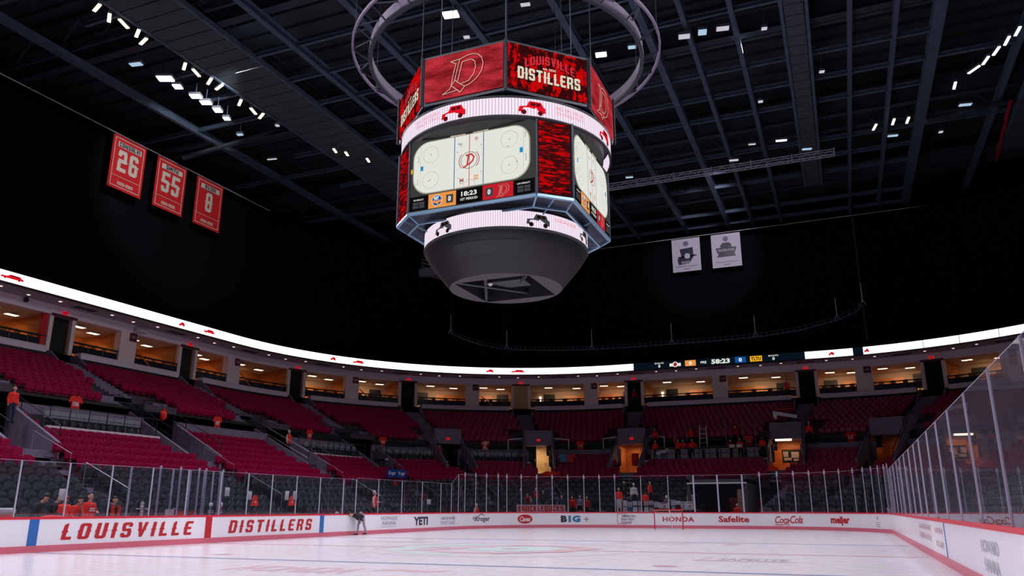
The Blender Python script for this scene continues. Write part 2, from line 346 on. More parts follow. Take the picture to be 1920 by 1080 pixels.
# block glyphs with chamfered corners and a spur half way up, 4 wide and 8 high
def _q(x0, y0, x1, y1, c=''):
    k = 0.8; p = []
    p += [(x0+k, y0), ] if 'a' in c else [(x0, y0)]
    p = ([(x0, y0+k), (x0+k, y0)] if 'a' in c else [(x0, y0)]) + ([(x1-k, y0), (x1, y0+k)] if 'b' in c else [(x1, y0)]) \
        + ([(x1, y1-k), (x1-k, y1)] if 'c' in c else [(x1, y1)]) + ([(x0+k, y1), (x0, y1-k)] if 'd' in c else [(x0, y1)])
    return p
T = 1.45
def _sp(x): return [(x-0.45, 4.0), (x, 3.45), (x+0.45, 4.0), (x, 4.55)]
GL = {
 'L': (3.4, [_q(0, 0, T, 8, 'ad'), _q(0, 0, 3.4, T), _sp(0), _sp(T)]),
 'O': (4, [_q(0, 0, T, 8, 'ad'), _q(4-T, 0, 4, 8, 'bc'), _q(.7, 0, 3.3, T), _q(.7, 8-T, 3.3, 8), _sp(0), _sp(4)]),
 'U': (4, [_q(0, 0, T, 8, 'a'), _q(4-T, 0, 4, 8, 'b'), _q(.7, 0, 3.3, T), _sp(0), _sp(4)]),
 'I': (T, [_q(0, 0, T, 8), _sp(0), _sp(T)]),
 'S': (4, [_q(0, 0, 4, T, 'ab'), _q(0, 8-T, 4, 8, 'cd'), _q(.3, 3.3, 3.7, 4.7), _q(0, 4, T, 8, 'ad'), _q(4-T, 0, 4, 4.2, 'bc'), _q(0, 0, T, 2.4, 'a'), _q(4-T, 5.6, 4, 8, 'c')]),
 'V': (4.2, [[(0, 8), (1.5, 0), (2.7, 0), (T, 8)], [(4.2-T, 8), (1.5, 0), (2.7, 0), (4.2, 8)], _sp(.7), _sp(3.5)]),
 'E': (3.6, [_q(0, 0, T, 8, 'ad'), _q(.5, 0, 3.6, T), _q(.5, 3.3, 3.1, 4.7), _q(.5, 8-T, 3.6, 8), _sp(0)]),
 'D': (4, [_q(0, 0, T, 8), _q(4-T, 0, 4, 8, 'bc'), _q(0, 0, 3.3, T), _q(0, 8-T, 3.3, 8), _sp(0), _sp(4)]),
 'T': (4, [_q(0, 8-T, 4, 8), _q(2-T/2, 0, 2+T/2, 8), _sp(2-T/2), _sp(2+T/2)]),
 'R': (4, [_q(0, 0, T, 8), _q(0, 8-T, 3.3, 8), _q(.5, 3, 3.4, 4.3), _q(4-T, 3.6, 4, 8, 'bc'), _q(4-T, 0, 4, 3.7, 'c'), _sp(0)]),
 'C': (3.8, [_q(0, 0, T, 8, 'ad'), _q(.7, 0, 3.8, T, 'b'), _q(.7, 8-T, 3.8, 8, 'c'), _q(3.8-T, 0, 3.8, 2.6, 'b'), _q(3.8-T, 5.4, 3.8, 8, 'c'), _sp(0)]),
 'N': (4.4, [_q(0, 0, 1.3, 8), _q(3.1, 0, 4.4, 8), [(0, 8), (3.1, 0), (4.4, 0), (1.3, 8)]]),
 'A': (4, [_q(0, 0, T, 8, 'd'), _q(4-T, 0, 4, 8, 'c'), _q(.7, 8-T, 3.3, 8), _q(.7, 2.8, 3.3, 4)]),
 'M': (5, [_q(0, 0, 1.3, 8), _q(3.7, 0, 5, 8), [(0, 8), (1.9, 2), (3.1, 2), (1.4, 8)], [(3.6, 8), (1.9, 2), (3.1, 2), (5, 8)]]),
 'H': (4, [_q(0, 0, T, 8), _q(4-T, 0, 4, 8), _q(.7, 3.3, 3.3, 4.6)]),
 'W': (5.4, [[(0, 8), (.9, 0), (2.1, 0), (1.3, 8)], [(2.1, 8), (.9, 0), (2.1, 0), (3.3, 8)], [(2.1, 8), (3.3, 0), (4.5, 0), (3.3, 8)], [(4.1, 8), (3.3, 0), (4.5, 0), (5.4, 8)]]),
 'K': (4, [_q(0, 0, T, 8), [(1, 4.6), (2.6, 8), (4, 8), (1.9, 3.4)], [(1, 4.6), (2.6, 0), (4, 0), (2.2, 4.8)]]),
 'B': (4, [_q(0, 0, T, 8), _q(0, 0, 3.3, T), _q(0, 3.3, 3.4, 4.7), _q(0, 8-T, 3.3, 8), _q(4-T, 0, 4, 4.2, 'bc'), _q(4-T, 3.8, 4, 8, 'bc')]),
 '2': (4, [_q(0, 0, 4, T), _q(.3, 8-T, 3.7, 8), _q(.3, 3.3, 3.7, 4.7), _q(4-T, 3.6, 4, 8, 'bc'), _q(0, 0, T, 4.4, 'd'), _q(0, 5.6, T, 8, 'd'), _sp(4)]),
 '6': (4, [_q(0, 0, T, 8, 'ad'), _q(.7, 8-T, 3.5, 8), _q(4-T, 5.8, 4, 8, 'c'), _q(.7, 3.5, 3.3, 4.8), _q(4-T, 0, 4, 4.8, 'bc'), _q(.7, 0, 3.3, T), _sp(0), _sp(4)]),
 '5': (4, [_q(0, 8-T, 4, 8), _q(0, 3.6, T, 8), _q(.3, 3.5, 3.3, 4.9), _q(4-T, 0, 4, 4.9, 'bc'), _q(.3, 0, 3.3, T), _q(0, 0, T, 2.3, 'a'), _sp(0), _sp(4)]),
 '8': (4, [_q(0, 0, T, 4.2, 'ad'), _q(0, 3.8, T, 8, 'ad'), _q(4-T, 0, 4, 4.2, 'bc'), _q(4-T, 3.8, 4, 8, 'bc'), _q(.5, 0, 3.5, T), _q(.5, 3.3, 3.5, 4.7), _q(.5, 8-T, 3.5, 8), _sp(0), _sp(4)]),
 '0': (4, [_q(0, 0, T, 8, 'ad'), _q(4-T, 0, 4, 8, 'bc'), _q(.7, 0, 3.3, T), _q(.7, 8-T, 3.3, 8)]),
 '-': (2, [_q(0, 3.4, 2, 4.6)]), ' ': (2, []),
}
def block_geo(body, gap=1.0, shear=0.0):
    x = 0; v = []; f = []
    for ch in body:
        w_, polys = GL[ch]
        for p in polys:
            k = len(v); v += [(x+a, b, .0014*(len(f) % 6)) for a, b in p]; f.append(tuple(range(k, k+len(p))))
        x += w_+gap
    W = x-gap
    return [((a-W/2)/W+shear*(b-4)/8, (b-4)/8, c) for a, b, c in v], f
def put(mb, geo, fn, w_, h, cx=0.0, cy=0.0, mi=0, rot=0.0):
    """geo is lettering in a unit box; fn(x, y) lays the flat plane (metres) onto the surface."""
    v, f = geo; ca, sa = math.cos(rot), math.sin(rot)
    pts = []
    for q in v:
        x, y = q[0]*w_, q[1]*h; P = (cx+x*ca-y*sa, cy+x*sa+y*ca)
        pts.append(fn(*P) if len(q) == 2 else fn(*P, q[2]))
    mb.geo(pts, f, mi)
def plane_fn(o, r, u, n, d=0.0):
    o = Vector(o); r = Vector(r).normalized(); u = Vector(u).normalized(); n = Vector(n).normalized()
    return lambda x, y, z=0.0: o+r*x+u*y+n*(d+z)
def stroke(mb, fn, pts, w_, closed=False, mi=0):
    p = [Vector((a, b)) for a, b in pts]
    segs = list(zip(p, p[1:]))+([(p[-1], p[0])] if closed else [])
    for a, b in segs:
        d = b-a
        if d.length < 1e-6: continue
        d.normalize(); n = Vector((-d.y, d.x))*w_/2; e = d*w_*0.35
        P = (a-n-e, b-n+e, b+n+e, a+n-e); zz = .0012*(len(mb.f) % 5)
        try: mb.face([fn(q.x, q.y, zz) for q in P], mi)
        except TypeError: mb.face([fn(*q) for q in P], mi)
def disc(mb, fn, cx, cy, r, n=20, mi=0, ry=None):
    ry = r if ry is None else ry
    mb.face([fn(cx+r*math.cos(2*PI*i/n), cy+ry*math.sin(2*PI*i/n)) for i in range(n)], mi)
def annulus(mb, fn, cx, cy, r0, r1, n=28, mi=0, asp=1.0, t0=0, t1=2*PI):
    for i in range(n):
        a = t0+(t1-t0)*i/n; b = t0+(t1-t0)*(i+1)/n
        mb.face([fn(cx+r0*math.cos(a), cy+asp*r0*math.sin(a)), fn(cx+r1*math.cos(a), cy+asp*r1*math.sin(a)), fn(cx+r1*math.cos(b), cy+asp*r1*math.sin(b)), fn(cx+r0*math.cos(b), cy+asp*r0*math.sin(b))], mi)
def rect(mb, fn, x0, y0, x1, y1, mi=0): mb.face([fn(x0, y0), fn(x1, y0), fn(x1, y1), fn(x0, y1)], mi)
def rrect_pts(x0, y0, x1, y1, r, n=6):
    P = []
    for cx, cy, a in ((x1-r, y0+r, -PI/2), (x1-r, y1-r, 0), (x0+r, y1-r, PI/2), (x0+r, y0+r, PI)):
        for i in range(n+1): t = a+PI/2*i/n; P.append((cx+r*math.cos(t), cy+r*math.sin(t)))
    return P
def arch(geo, bend):
    """bow a unit-box lettering into an arc (height units)"""
    v, f = geo; return [(q[0], q[1]+bend*(0.25-q[0]*q[0])*4)+tuple(q[2:]) for q in v], f

# ------------------------------------------------------------------ the plan: rounded-rectangle rings shared by rink, tiers and suites
A1 = 27*PI/2
def ring(s, R):
    a, b, r = R; xc = a-r; yc = b-r
    if s <= 26: return Vector((-a, s/26*yc, 0)), Vector((-1, 0, 0))
    if s <= 26+A1:
        t = (s-26)/27; n = Vector((-math.cos(t), math.sin(t), 0)); return Vector((-xc, yc, 0))+n*r, n
    if s <= 46+A1:
        f = (s-26-A1)/20; return Vector((-xc+2*xc*f, b, 0)), Vector((0, 1, 0))
    if s <= 46+2*A1:
        t = (s-46-A1)/27; n = Vector((math.sin(t), math.cos(t), 0)); return Vector((xc, yc, 0))+n*r, n
    return Vector((a, yc-(s-46-2*A1)/26*yc, 0)), Vector((1, 0, 0))
def lerpR(A, B, f): return tuple(x+(y-x)*f for x, y in zip(A, B))
def RP(s, R, z, d=0.0):
    p, n = ring(s, R); p = p+n*d; p.z = z; return p
def NT(s):
    n = ring(s, LED)[1]; return n, Vector((n.y, -n.x, 0))      # outward normal, tangent in the direction of rising s
RINK = (12.95, 30.48, 8.5); GRF = (15.0, 32.5, 10.5); GRT = (21.0, 39.0, 14.0); AIS = (26.9, 44.2, 19.0)
UPF = (28.0, 45.2, 19.8); UPT = (36.2, 52.3, 26.4); LED = (37.0, 53.0, 27.0); RIB = (35.0, 51.0, 26.0)
def zG(s): t = min(1, max(0, (s-20)/30)); return 2.65+0.5*t*t*(3-2*t)
RAD = [-11.5, -0.5, 10.6, 22.0, 34.4, 46.4, 58.3, 70.2, 86.8, 97.5, 109.5, 121.0, 132.5]
S0, S1 = -14.0, 165.0
def srange(a, b, step=1.3, extra=()):
    n = max(1, int(math.ceil((b-a)/step))); L = [a+(b-a)*i/n for i in range(n+1)]
    L += [x for x in extra if a < x < b]; L += [x for x in (26, 26+A1, 46+A1, 46+2*A1) if a < x < b]
    L = sorted(L); return [x for i, x in enumerate(L) if i == 0 or x-L[i-1] > 1e-4]
def strip(mb, ss, A, za, B, zb, mi=0, da=0.0, db=0.0):
    """a ribbon of quads between ring A at height za and ring B at height zb"""
    fa = za if callable(za) else (lambda s: za); fb = zb if callable(zb) else (lambda s: zb)
    for a, b in zip(ss, ss[1:]):
        mb.face([RP(a, A, fa(a), da), RP(b, A, fa(b), da), RP(b, B, fb(b), db), RP(a, B, fb(a), db)], mi)
def bend_box(mb, ss, R, d0, d1, z0, z1, mi=0):
    """a solid bar following the ring from offset d0 to d1 and z0 to z1"""
    for a, b in zip(ss, ss[1:]):
        P = [RP(a, R, z0, d0), RP(b, R, z0, d0), RP(b, R, z0, d1), RP(a, R, z0, d1), RP(a, R, z1, d0), RP(b, R, z1, d0), RP(b, R, z1, d1), RP(a, R, z1, d1)]
        f = [(0, 1, 5, 4), (2, 3, 7, 6), (4, 5, 6, 7), (3, 2, 1, 0)]
        if a == ss[0]: f.append((0, 4, 7, 3))
        if b == ss[-1]: f.append((1, 2, 6, 5))
        mb.geo(P, f, mi)
def radial_dist(s): return min(abs(s-r) for r in RAD)

# ================================================================== THE SETTING
ssR = srange(-27, 184, 1.2)
mb = MB(); mb.face([RP(s, RINK, 0, -0.02) for s in ssR]+[Vector((12.93, -30, 0)), Vector((-12.93, -30, 0))]); floor = struct(mb.build('floor', M['ice']))
flat = lambda d: (lambda x, y, z=0.0: Vector((x, y, d+z)))
def mark(name, draw, m, d=0.003): b = MB(); draw(b, flat(d)); o = b.build(name, m, floor); return o
for y in (-7.62, 7.62): mark('blue_line', lambda b, f: rect(b, f, -12.8, y-.15, 12.8, y+.15), M['i_blue'])
mark('centre_line', lambda b, f: rect(b, f, -12.8, -.15, 12.8, .15), M['i_red'])
mark('goal_line', lambda b, f: rect(b, f, -12, 27.1, 12, 27.15), M['i_red'])
mark('centre_circle', lambda b, f: annulus(b, f, 0, 0, 4.5, 4.58, 48), M['i_rose'], .004)
def logo(b, f):
    stroke(b, f, [(-2.6, -2.2), (-.6, 2.6), (1.2, 2.6), (2.6, 1.2), (2.2, -1.0), (.8, -2.4), (-1.4, -2.4)], .7)
mark('centre_emblem', logo, M['i_pink'], .005)
mark('centre_emblem_shading', lambda b, f: (annulus(b, f, 0, 0, 3.0, 3.9, 40, t0=2.2, t1=4.6), annulus(b, f, .2, .2, .4, 1.6, 20)), M['i_teal'], .0045)
for x in (-6.7, 6.7):
    for y in (-6.1, 6.1): mark('faceoff_dot', lambda b, f: disc(b, f, x, y, .3), M['i_red'], .005)
    mark('faceoff_circle', lambda b, f: annulus(b, f, x, 20.4, 4.5, 4.57, 44), M['i_rose'], .004)
    mark('faceoff_dot', lambda b, f: disc(b, f, x, 20.4, .3), M['i_red'], .005)
mark('goal_crease', lambda b, f: annulus(b, f, 0, 27.1, .0, 1.83, 16, t0=PI, t1=2*PI), M['i_teal'], .004)
def ad1(b, f):
    put(b, text_geo('HONDA', .02), lambda x, y: f(-.8+x, -10.2+y), 3.2, 1.5)
    put(b, text_geo('~', .05), lambda x, y: f(1.8+x, -9.6+y), 1.6, .8)
mark('ice_sponsor_mark', ad1, M['i_pink'], .004)
mark('ice_sponsor_mark', lambda b, f: put(b, text_geo('SAFELITE', .02), lambda x, y: f(8.4+x, -2.9+y), 1.8, .9), M['i_grey'], .004)
mark('ice_sponsor_mark', lambda b, f: stroke(b, f, [(7.2, -2.3), (7.0, -3.7), (9.5, -3.6)], .12), M['i_pink'], .004)
mark('ice_sponsor_mark', lambda b, f: put(b, text_geo('meijer', .02), lambda x, y: f(-6.4+x, 4.0+y), 3.4, 1.4), M['i_rose'], .004)
mark('ice_sponsor_mark', lambda b, f: put(b, text_geo('B1G', .04), lambda x, y: f(3.6+x, 6.2+y), 3.0, 1.3), M['i_rose'], .004)

mb = MB(); ss = srange(-27, 184, 3)
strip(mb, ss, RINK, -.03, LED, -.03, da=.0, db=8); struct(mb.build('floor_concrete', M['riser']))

# stepped concrete under the three banks of seats; cells inside a tunnel mouth are left open
VOM = [r for r in RAD[1:10]]
ext = [r+e for r in RAD for e in (-1.3, 1.3)]
ssT = srange(S0, S1, 1.5, ext)
def in_vom(s): return any(abs(s-r) < 1.29 for r in VOM)
TUN = (79.6, 87.9)          # the service tunnel at the far end (grey bank only)
NG, NL, NU = 7, 7, 10
zgf = lambda s: .45
def tier(A, za, B, zb, n, skip):
    b = MB()
    for a, c in zip(ssT, ssT[1:]):
        mid = (a+c)/2
        for k in range(n):
            if skip(mid, k): continue
            R0 = lerpR(A, B, k/n); R1 = lerpR(A, B, (k+1)/n)
            z0 = [za(q)+(zb(q)-za(q))*(k/n) for q in (a, c)]; z1 = [za(q)+(zb(q)-za(q))*((k+1)/n) for q in (a, c)]
            pz = [za(q)+(zb(q)-za(q))*(max(k-1, -1)/n) for q in (a, c)]
            if k == 0: pz = [z0[0]-.4, z0[1]-.4]
            b.face([RP(a, R0, pz[0]), RP(c, R0, pz[1]), RP(c, R0, z0[1]), RP(a, R0, z0[0])])
            b.face([RP(a, R0, z0[0]), RP(c, R0, z0[1]), RP(c, R1, z0[1]), RP(a, R1, z0[0])])
    return b
ZAIS = 6.4
zlt = lambda s: 5.55
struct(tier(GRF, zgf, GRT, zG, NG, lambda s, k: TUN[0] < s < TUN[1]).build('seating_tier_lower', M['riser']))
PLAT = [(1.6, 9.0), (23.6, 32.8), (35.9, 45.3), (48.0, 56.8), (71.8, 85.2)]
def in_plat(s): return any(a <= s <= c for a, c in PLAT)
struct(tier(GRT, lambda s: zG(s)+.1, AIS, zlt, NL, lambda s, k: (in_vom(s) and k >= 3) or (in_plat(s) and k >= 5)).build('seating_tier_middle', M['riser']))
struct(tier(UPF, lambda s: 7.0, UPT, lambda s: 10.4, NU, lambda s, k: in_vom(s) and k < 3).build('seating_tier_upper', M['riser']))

# concrete lip of the cross aisle, dark wall below the upper bank, fascia under the suites
mb = MB(); md = MB()
cells = [r for r in zip(ssT, ssT[1:]) if not in_vom((r[0]+r[1])/2)]
for a, c in cells:
    bend_box(mb, [a, c], AIS, 0, .22, 5.95, 6.45); strip(mb, [a, c], AIS, 5.0, AIS, 5.95, da=.1, db=.1)
    strip(md, [a, c], AIS, 6.0, UPF, 6.0, da=.2)
    strip(md, [a, c], UPF, 6.0, UPF, 7.15)
struct(mb.build('trim_1', M['concrete'])); struct(md.build('wall_dark_parapet', M['black']))
mk_ = MB(); mb = MB(); door = lambda s: any(abs(s-r) < .95 for r in RAD)
for a, c in zip(ssT, ssT[1:]):
    if not any(abs((a+c)/2-r) < 1.25 for r in RAD): bend_box(mb, [a, c], UPT, .25, .75, 11.15, 11.5); bend_box(mb, [a, c], UPT, .2, .8, 11.5, 11.56); strip(mk_, [a, c], UPT, 10.3, UPT, 11.15, da=.3, db=.3)
struct(mb.build('trim_2', M['beam'])); struct(mk_.build('wall_under_suites', M['black']))

# aisle stairs down every radial line
def stairs(name, A, za, B, zb, n, r, hw, k0=0, k1=None):
    b = MB(); nose = MB()
    for k in range(k0, k1 or n):
        f0, f1 = k/n, (k+1)/n; R0 = lerpR(A, B, f0); R1 = lerpR(A, B, f1); Rm = lerpR(A, B, (f0+f1)/2)
        z0 = za+(zb-za)*f0; z1 = za+(zb-za)*f1; zm = (z0+z1)/2
        for (Ra, Rb, zz) in ((R0, Rm, z0+.03), (Rm, R1, zm+.03)):
            P = []
            for s in (r-hw, r+hw): P.append((s, Ra)); P.append((s, Rb))
            lo = [RP(q, R, zz-.4) for q, R in ((r-hw, Ra), (r+hw, Ra), (r+hw, Rb), (r-hw, Rb))]; hi = [Vector((p.x, p.y, zz)) for p in lo]
            b.geo(lo+hi, [(0, 1, 5, 4), (1, 2, 6, 5), (2, 3, 7, 6), (3, 0, 4, 7), (4, 5, 6, 7)])
            nose.geo([hi[0]+Vector((0, 0, .004)), hi[1]+Vector((0, 0, .004)), hi[1].lerp(hi[2], .18)+Vector((0, 0, .004)), hi[0].lerp(hi[3], .18)+Vector((0, 0, .004))], [(0, 1, 2, 3)])
    o = struct(b.build(name, M['concrete'])); nose.build('stair_nosing', M['lav'], o)
for r in RAD:
    if not TUN[0] < r < TUN[1]: stairs('aisle_stair', GRF, .45, GRT, zG(r), NG, r, .62)
    else: stairs('aisle_stair', GRF, .45, GRT, zG(r), NG, 88.9, .9)
    stairs('aisle_stair', GRT, zG(r)+.1, AIS, 5.55, NL, r, .62, 0, 3 if r in VOM else None)
    stairs('aisle_stair', UPF, 7.0, UPT, 10.75, NU, r, .7, 3 if r in VOM else 0)

# the tunnel mouths (vomitories): concrete cheeks, roof block, lit back wall
glow = {58.3: ('palewood', 330, (1.0, .82, .52)), 70.2: ('wood', 200, (1.0, .62, .3)), 86.8: ('wood', 260, (1.0, .58, .25)), 97.5: ('wood', 30, (1.0, .6, .3))}
for r in VOM:
    n, t = NT(r); c = RP(r, AIS, 0); b = MB(); z3 = zG(r)+.1+(5.55-zG(r)-.1)*3/7; d3 = -(ring(r, AIS)[0]-ring(r, lerpR(GRT, AIS, 3/7))[0]).length
    for sg in (-1, 1):
        o = c+t*(sg*1.25)
        zt = 7.45 if r < 40 else 8.5; P = [(d3-.3, z3-.4), (3.0, z3-.4), (3.0, zt), (2.2, zt), (d3-.3, z3+(.4 if r < 40 else .7))]
        b.prism([o+n*d+Vector((0, 0, z)) for d, z in P], t*(sg*.18))
    bl = MB() if r < 40 else b; bl.pbox(c-t*1.25+Vector((0, 0, 6.9))+n*.1, t*2.5, n*2.9, Vector((0, 0, .4 if r < 40 else 1.35)))
    b.pbox(c-t*1.25+n*(d3-.2)+Vector((0, 0, z3-.3)), t*2.5, n*(5.5-d3), Vector((0, 0, .3)))
    for sg in (-1, 1):                                                    # side flights beside the block
        for k in range(5):
            o = c+t*(sg*1.45)+n*(.9+.38*k)
            b.pbox(o+Vector((0, 0, 5.9)), t*(sg*1.25), n*.4, Vector((0, 0, .70+.30*k)))
    o = struct(b.build('wall_vomitory', M['concrete']))
    if r < 40: bl.build('tunnel_roof', M['riser'], o)
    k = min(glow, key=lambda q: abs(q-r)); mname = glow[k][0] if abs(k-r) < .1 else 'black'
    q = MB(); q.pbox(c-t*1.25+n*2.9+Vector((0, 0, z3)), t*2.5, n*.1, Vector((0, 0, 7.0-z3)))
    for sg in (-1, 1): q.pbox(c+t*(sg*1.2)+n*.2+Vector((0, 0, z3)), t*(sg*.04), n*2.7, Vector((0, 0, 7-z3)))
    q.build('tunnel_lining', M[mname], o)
    if abs(k-r) < .1:
        p = c+n*1.5+Vector((0, 0, 6.9)); area('tunnel_lamp', p, p-Vector((0, 0, 1)), .8, .8, glow[k][1], glow[k][2], 170)

# platforms let into the top of the middle bank
for i, (a, c) in enumerate(PLAT):
    b = MB(); L = srange(a, c, 1.5)
    R5 = lerpR(GRT, AIS, 5/7)
    z5 = [zG(q)+.1+(5.55-zG(q)-.1)*5/7 for q in (a, c)]
    strip(b, L, R5, 5.25, AIS, 5.25); strip(b, L, R5, 3.6, R5, 5.25)
    strip(b, L, AIS, 5.25, AIS, 5.95, da=.05, db=.05)
    o = struct(b.build('floor_platform', M['riser'])); e = MB(); bend_box(e, L, R5, -.06, .1, 5.17, 5.29); e.build('platform_edge', M['beam'], o)

# the suite ring: soffit, beam, floor, ceiling, back wall, partitions
ssS = srange(S0, S1, 1.5, [r+e for r in RAD for e in (-.8, .8)])
b = MB(); strip(b, ssS, RIB, 14.55, LED, 14.5, da=.3); struct(b.build('ceiling_soffit', M['soffit']))
b = MB(); bend_box(b, ssS, LED, 0, .5, 13.85, 14.5); struct(b.build('trim_3', M['beam']))
b = MB(); strip(b, ssS, LED, 11.3, LED, 11.3, da=-.2, db=5.2); struct(b.build('floor_suites', M['carpet']))
b = MB(); strip(b, ssS, LED, 13.9, LED, 13.75, da=.4, db=5.2); struct(b.build('ceiling_suites', M['suite_ceil']))
PIL = [(RAD[i]+RAD[i+1])/2 for i in range(len(RAD)-1)]; PIL[2] = 16.05; PIL[3] = 27.2; PIL[4] = 40.4; PIL[5] = 53.2; PIL[6] = 65.7; PIL[7] = 78.8; PIL[8] = 91.8
bounds = sorted([r-.85 for r in RAD]+[r+.85 for r in RAD]+PIL)
bays = []
for i in range(len(RAD)-1):
    bays.append((RAD[i]+.85, PIL[i])); bays.append((PIL[i], RAD[i+1]-.85))
for i, (a, c) in enumerate(bays):
    L = srange(a, c, 1.3); b = MB()
    strip(b, L, LED, 11.3, LED, 13.8, da=4.6, db=4.6)
    struct(b.build('wall_suite_back', M['suite_wall'] if a > 32 else M['wood']))
    b = MB()
    lo, hi = (a+.1, c-.6) if i % 2 == 0 else (a+.6, c-.1)
    if a > 32:                                                            # a wood panelled stretch on the back wall
        L2 = srange(a+(c-a)*(.5 if i % 2 == 0 else .1), a+(c-a)*(.95 if i % 2 == 0 else .55), 1.0)
        strip(b, L2, LED, 11.4, LED, 13.3, da=4.55, db=4.55); struct(b.build('wall_suite_panelling', M['wood']))
for s in [r+e for r in RAD for e in (-.85, .85)]:
    n, t = NT(s); p = RP(s, LED, 11.3, .05); b = MB(); b.pbox(p-t*.12+n*.3, t*.24, n*4.3, Vector((0, 0, 2.6))); struct(b.build('wall_suite_partition', M['wood'])); b = MB(); b.pbox(p-t*.14, t*.28, n*.3, Vector((0, 0, 2.6))); struct(b.build('wall_suite_jamb', M['pillar']))
for s in PIL:
    n, t = NT(s); p = RP(s, LED, 11.3, .6); b = MB(); b.pbox(p-t*.1, t*.2, n*4.0, Vector((0, 0, 2.6))); struct(b.build('wall_suite_partition', M['wood']))

# dark drapes hung behind the ribbon up to the cable, and the roof over everything
b = MB(); ssD = srange(-27, 184, 3); strip(b, ssD, LED, 15.25, LED, 28.3, da=.6, db=.9); strip(b, ssD, RIB, 15.35, LED, 15.25, da=.2, db=.6)
struct(b.build('wall_drape', M['drape']))
b = MB(); strip(b, ssD, LED, 11.0, LED, 36, da=9, db=9); struct(b.build('wall_outer', M['drape']))
b = MB()
for i in range(60):                                                        # corrugated roof deck
    y0 = -32+i*1.6
    b.pbox((-48, y0, 34.0), (96, 0, 0), (0, 1.62, 0), (0, 0, .1)); b.pbox((-48, y0, 33.72), (96, 0, 0), (0, .55, 0), (0, 0, .28))
struct(b.build('ceiling', M['deck']))

# ================================================================== BOARDS AND GLASS
def brd(x0, x1, label, draws=(), glassy=False, zt=1.07):
    """one run of dasher boards between ring positions; draws adds lettering parts"""
    m = (x0+x1)/2; root = thing('dasher_board', label, 'rink board', tuple(RP(m, RINK, 0)), 'dasher boards round the ice')
    L = srange(x0, x1, .9)
    b = MB(); bend_box(b, L, RINK, 0, .12, .20, 1.0); b.build('board_face', M['board'], root)
    b = MB(); bend_box(b, L, RINK, -.015, .16, 1.0, 1.07); b.build('cap_rail', M['cap'], root)
    b = MB(); bend_box(b, L, RINK, -.02, .12, 0, .20); b.build('kick_plate', M['kick'], root)
    for nm, m_, fn in draws: q = MB(); fn(q); q.build(nm, m_, root)
    return root
SEG = ((26, 21.98/26), (26+A1, 8.5/27), (46+A1, 8.9/20), (46+2*A1, 8.5/27), (1e6, 21.98/26))
def m_of_s(s):
    if s <= 0: return s*SEG[0][1]
    m = 0; lo = 0
    for hi, k in SEG:
        if s <= hi: return m+(s-lo)*k
        m += (hi-lo)*k; lo = hi
def s_of_m(m):
    if m <= 0: return m/SEG[0][1]
    a = 0; lo = 0
    for hi, k in SEG:
        if m <= a+(hi-lo)*k: return lo+(m-a)/k
        a += (hi-lo)*k; lo = hi
def bfn(sc, d=.008):
    """metres along the boards (rising s to the right as seen from the ice) and height -> point"""
    u0 = sc
    def f(x, y, z=0.0):
        p, n = ring(s_of_m(m_of_s(u0)+x), RINK); p = p-n*(d+z); p.z = y; return p
    return f
def word(body, sc, w_, h, y=.60, m='redink', bold=.02, shear=0, blk=False, gap=2.2, dx=0, nm='lettering', sp=1.0):
    g = block_geo(body, gap, shear) if blk else text_geo(body, bold, sp, shear)
    return (nm, M[m], lambda q: put(q, g, bfn(sc), w_, h, dx, y))
def drawn(nm, m, fn): return (nm, M[m], fn)
yS = lambda y: y/.8454
def stripe(y, m): return drawn('line_stripe', m, lambda q: rect(q, bfn(yS(y), .006), -.17, .2, .17, 1.0))
brd(-26, yS(-7.9), 'blank white rink board at the near end of the players bench side')
brd(yS(-7.9), yS(-7.36), 'white rink board carrying the blue line stripe nearest the players bench', [stripe(-7.62, 'blue')])
brd(yS(-7.36), yS(-.24), 'white rink board with large red spurred capitals between near blue stripe and red stripe', [word('LOUISVILLE', yS(-3.72), 5.7, .51, .60, blk=True, gap=2.0, shear=.018)])
brd(yS(-.24), yS(.24), 'white rink board carrying the red centre line stripe', [drawn('line_stripe', 'redink', lambda q: rect(q, bfn(0, .006), -.18, .2, .18, 1.0))])
brd(yS(.24), yS(7.36), 'white rink board with large red spurred capitals between red stripe and far blue stripe', [word('DISTILLERS', yS(4.0), 5.6, .51, .60, blk=True, gap=1.9, shear=.018)])
brd(yS(7.36), yS(7.9), 'white rink board carrying the far blue line stripe', [stripe(7.62, 'blue')])
brd(yS(7.9), 18.8, 'white rink board with two rows of small grey capitals just past the far blue stripe', [word('HOWARD', 16.5, 1.75, .2, .80, 'greyink', .01), word('HANNA', 16.5, 1.45, .2, .54, 'greyink', .01), word('Real Estate Services', 16.5, 1.6, .06, .36, 'greyink', 0)])
brd(18.8, 23.0, 'white rink board with four bold black capital letters', [word('YETI', 20.81, 1.75, .48, .6, 'ink', .05)])
brd(23.0, 30.0, 'white rink board with faint grey double row of letters before the corner', [word('UNION+HOME', 25.06, 2.0, .19, .72, 'greyink', .02), word('MORTGAGE', 25.06, 2.0, .2, .44, 'greyink', .0)])
brd(30.0, 42.0, 'curved white rink board with dark blue cursive wordmark under an arc', [word('by', 34.0, .45, .34, .66, 'ink', .01, .2), word('Kroger', 36.3, 1.35, .42, .6, 'ink', .02), drawn('logo_swoosh', 'ink', lambda q: annulus(q, bfn(36.3), -.1, .62, .30, .35, 20, t0=.6, t1=3.0))])
def canes(q):
    f = bfn(47.42)
    for i in range(24):
        x0, x1 = -.58+1.16*i/24, -.58+1.16*(i+1)/24; h0, h1 = [.31*math.sqrt(max(0, 1-(x/.58)**2)) for x in (x0, x1)]
        if h0+h1 > 0: q.face([f(.05+x0, .6-h0), f(.05+x1, .6-h1), f(.05+x1, .6+h1+1e-4), f(.05+x0, .6+h0+1e-4)])
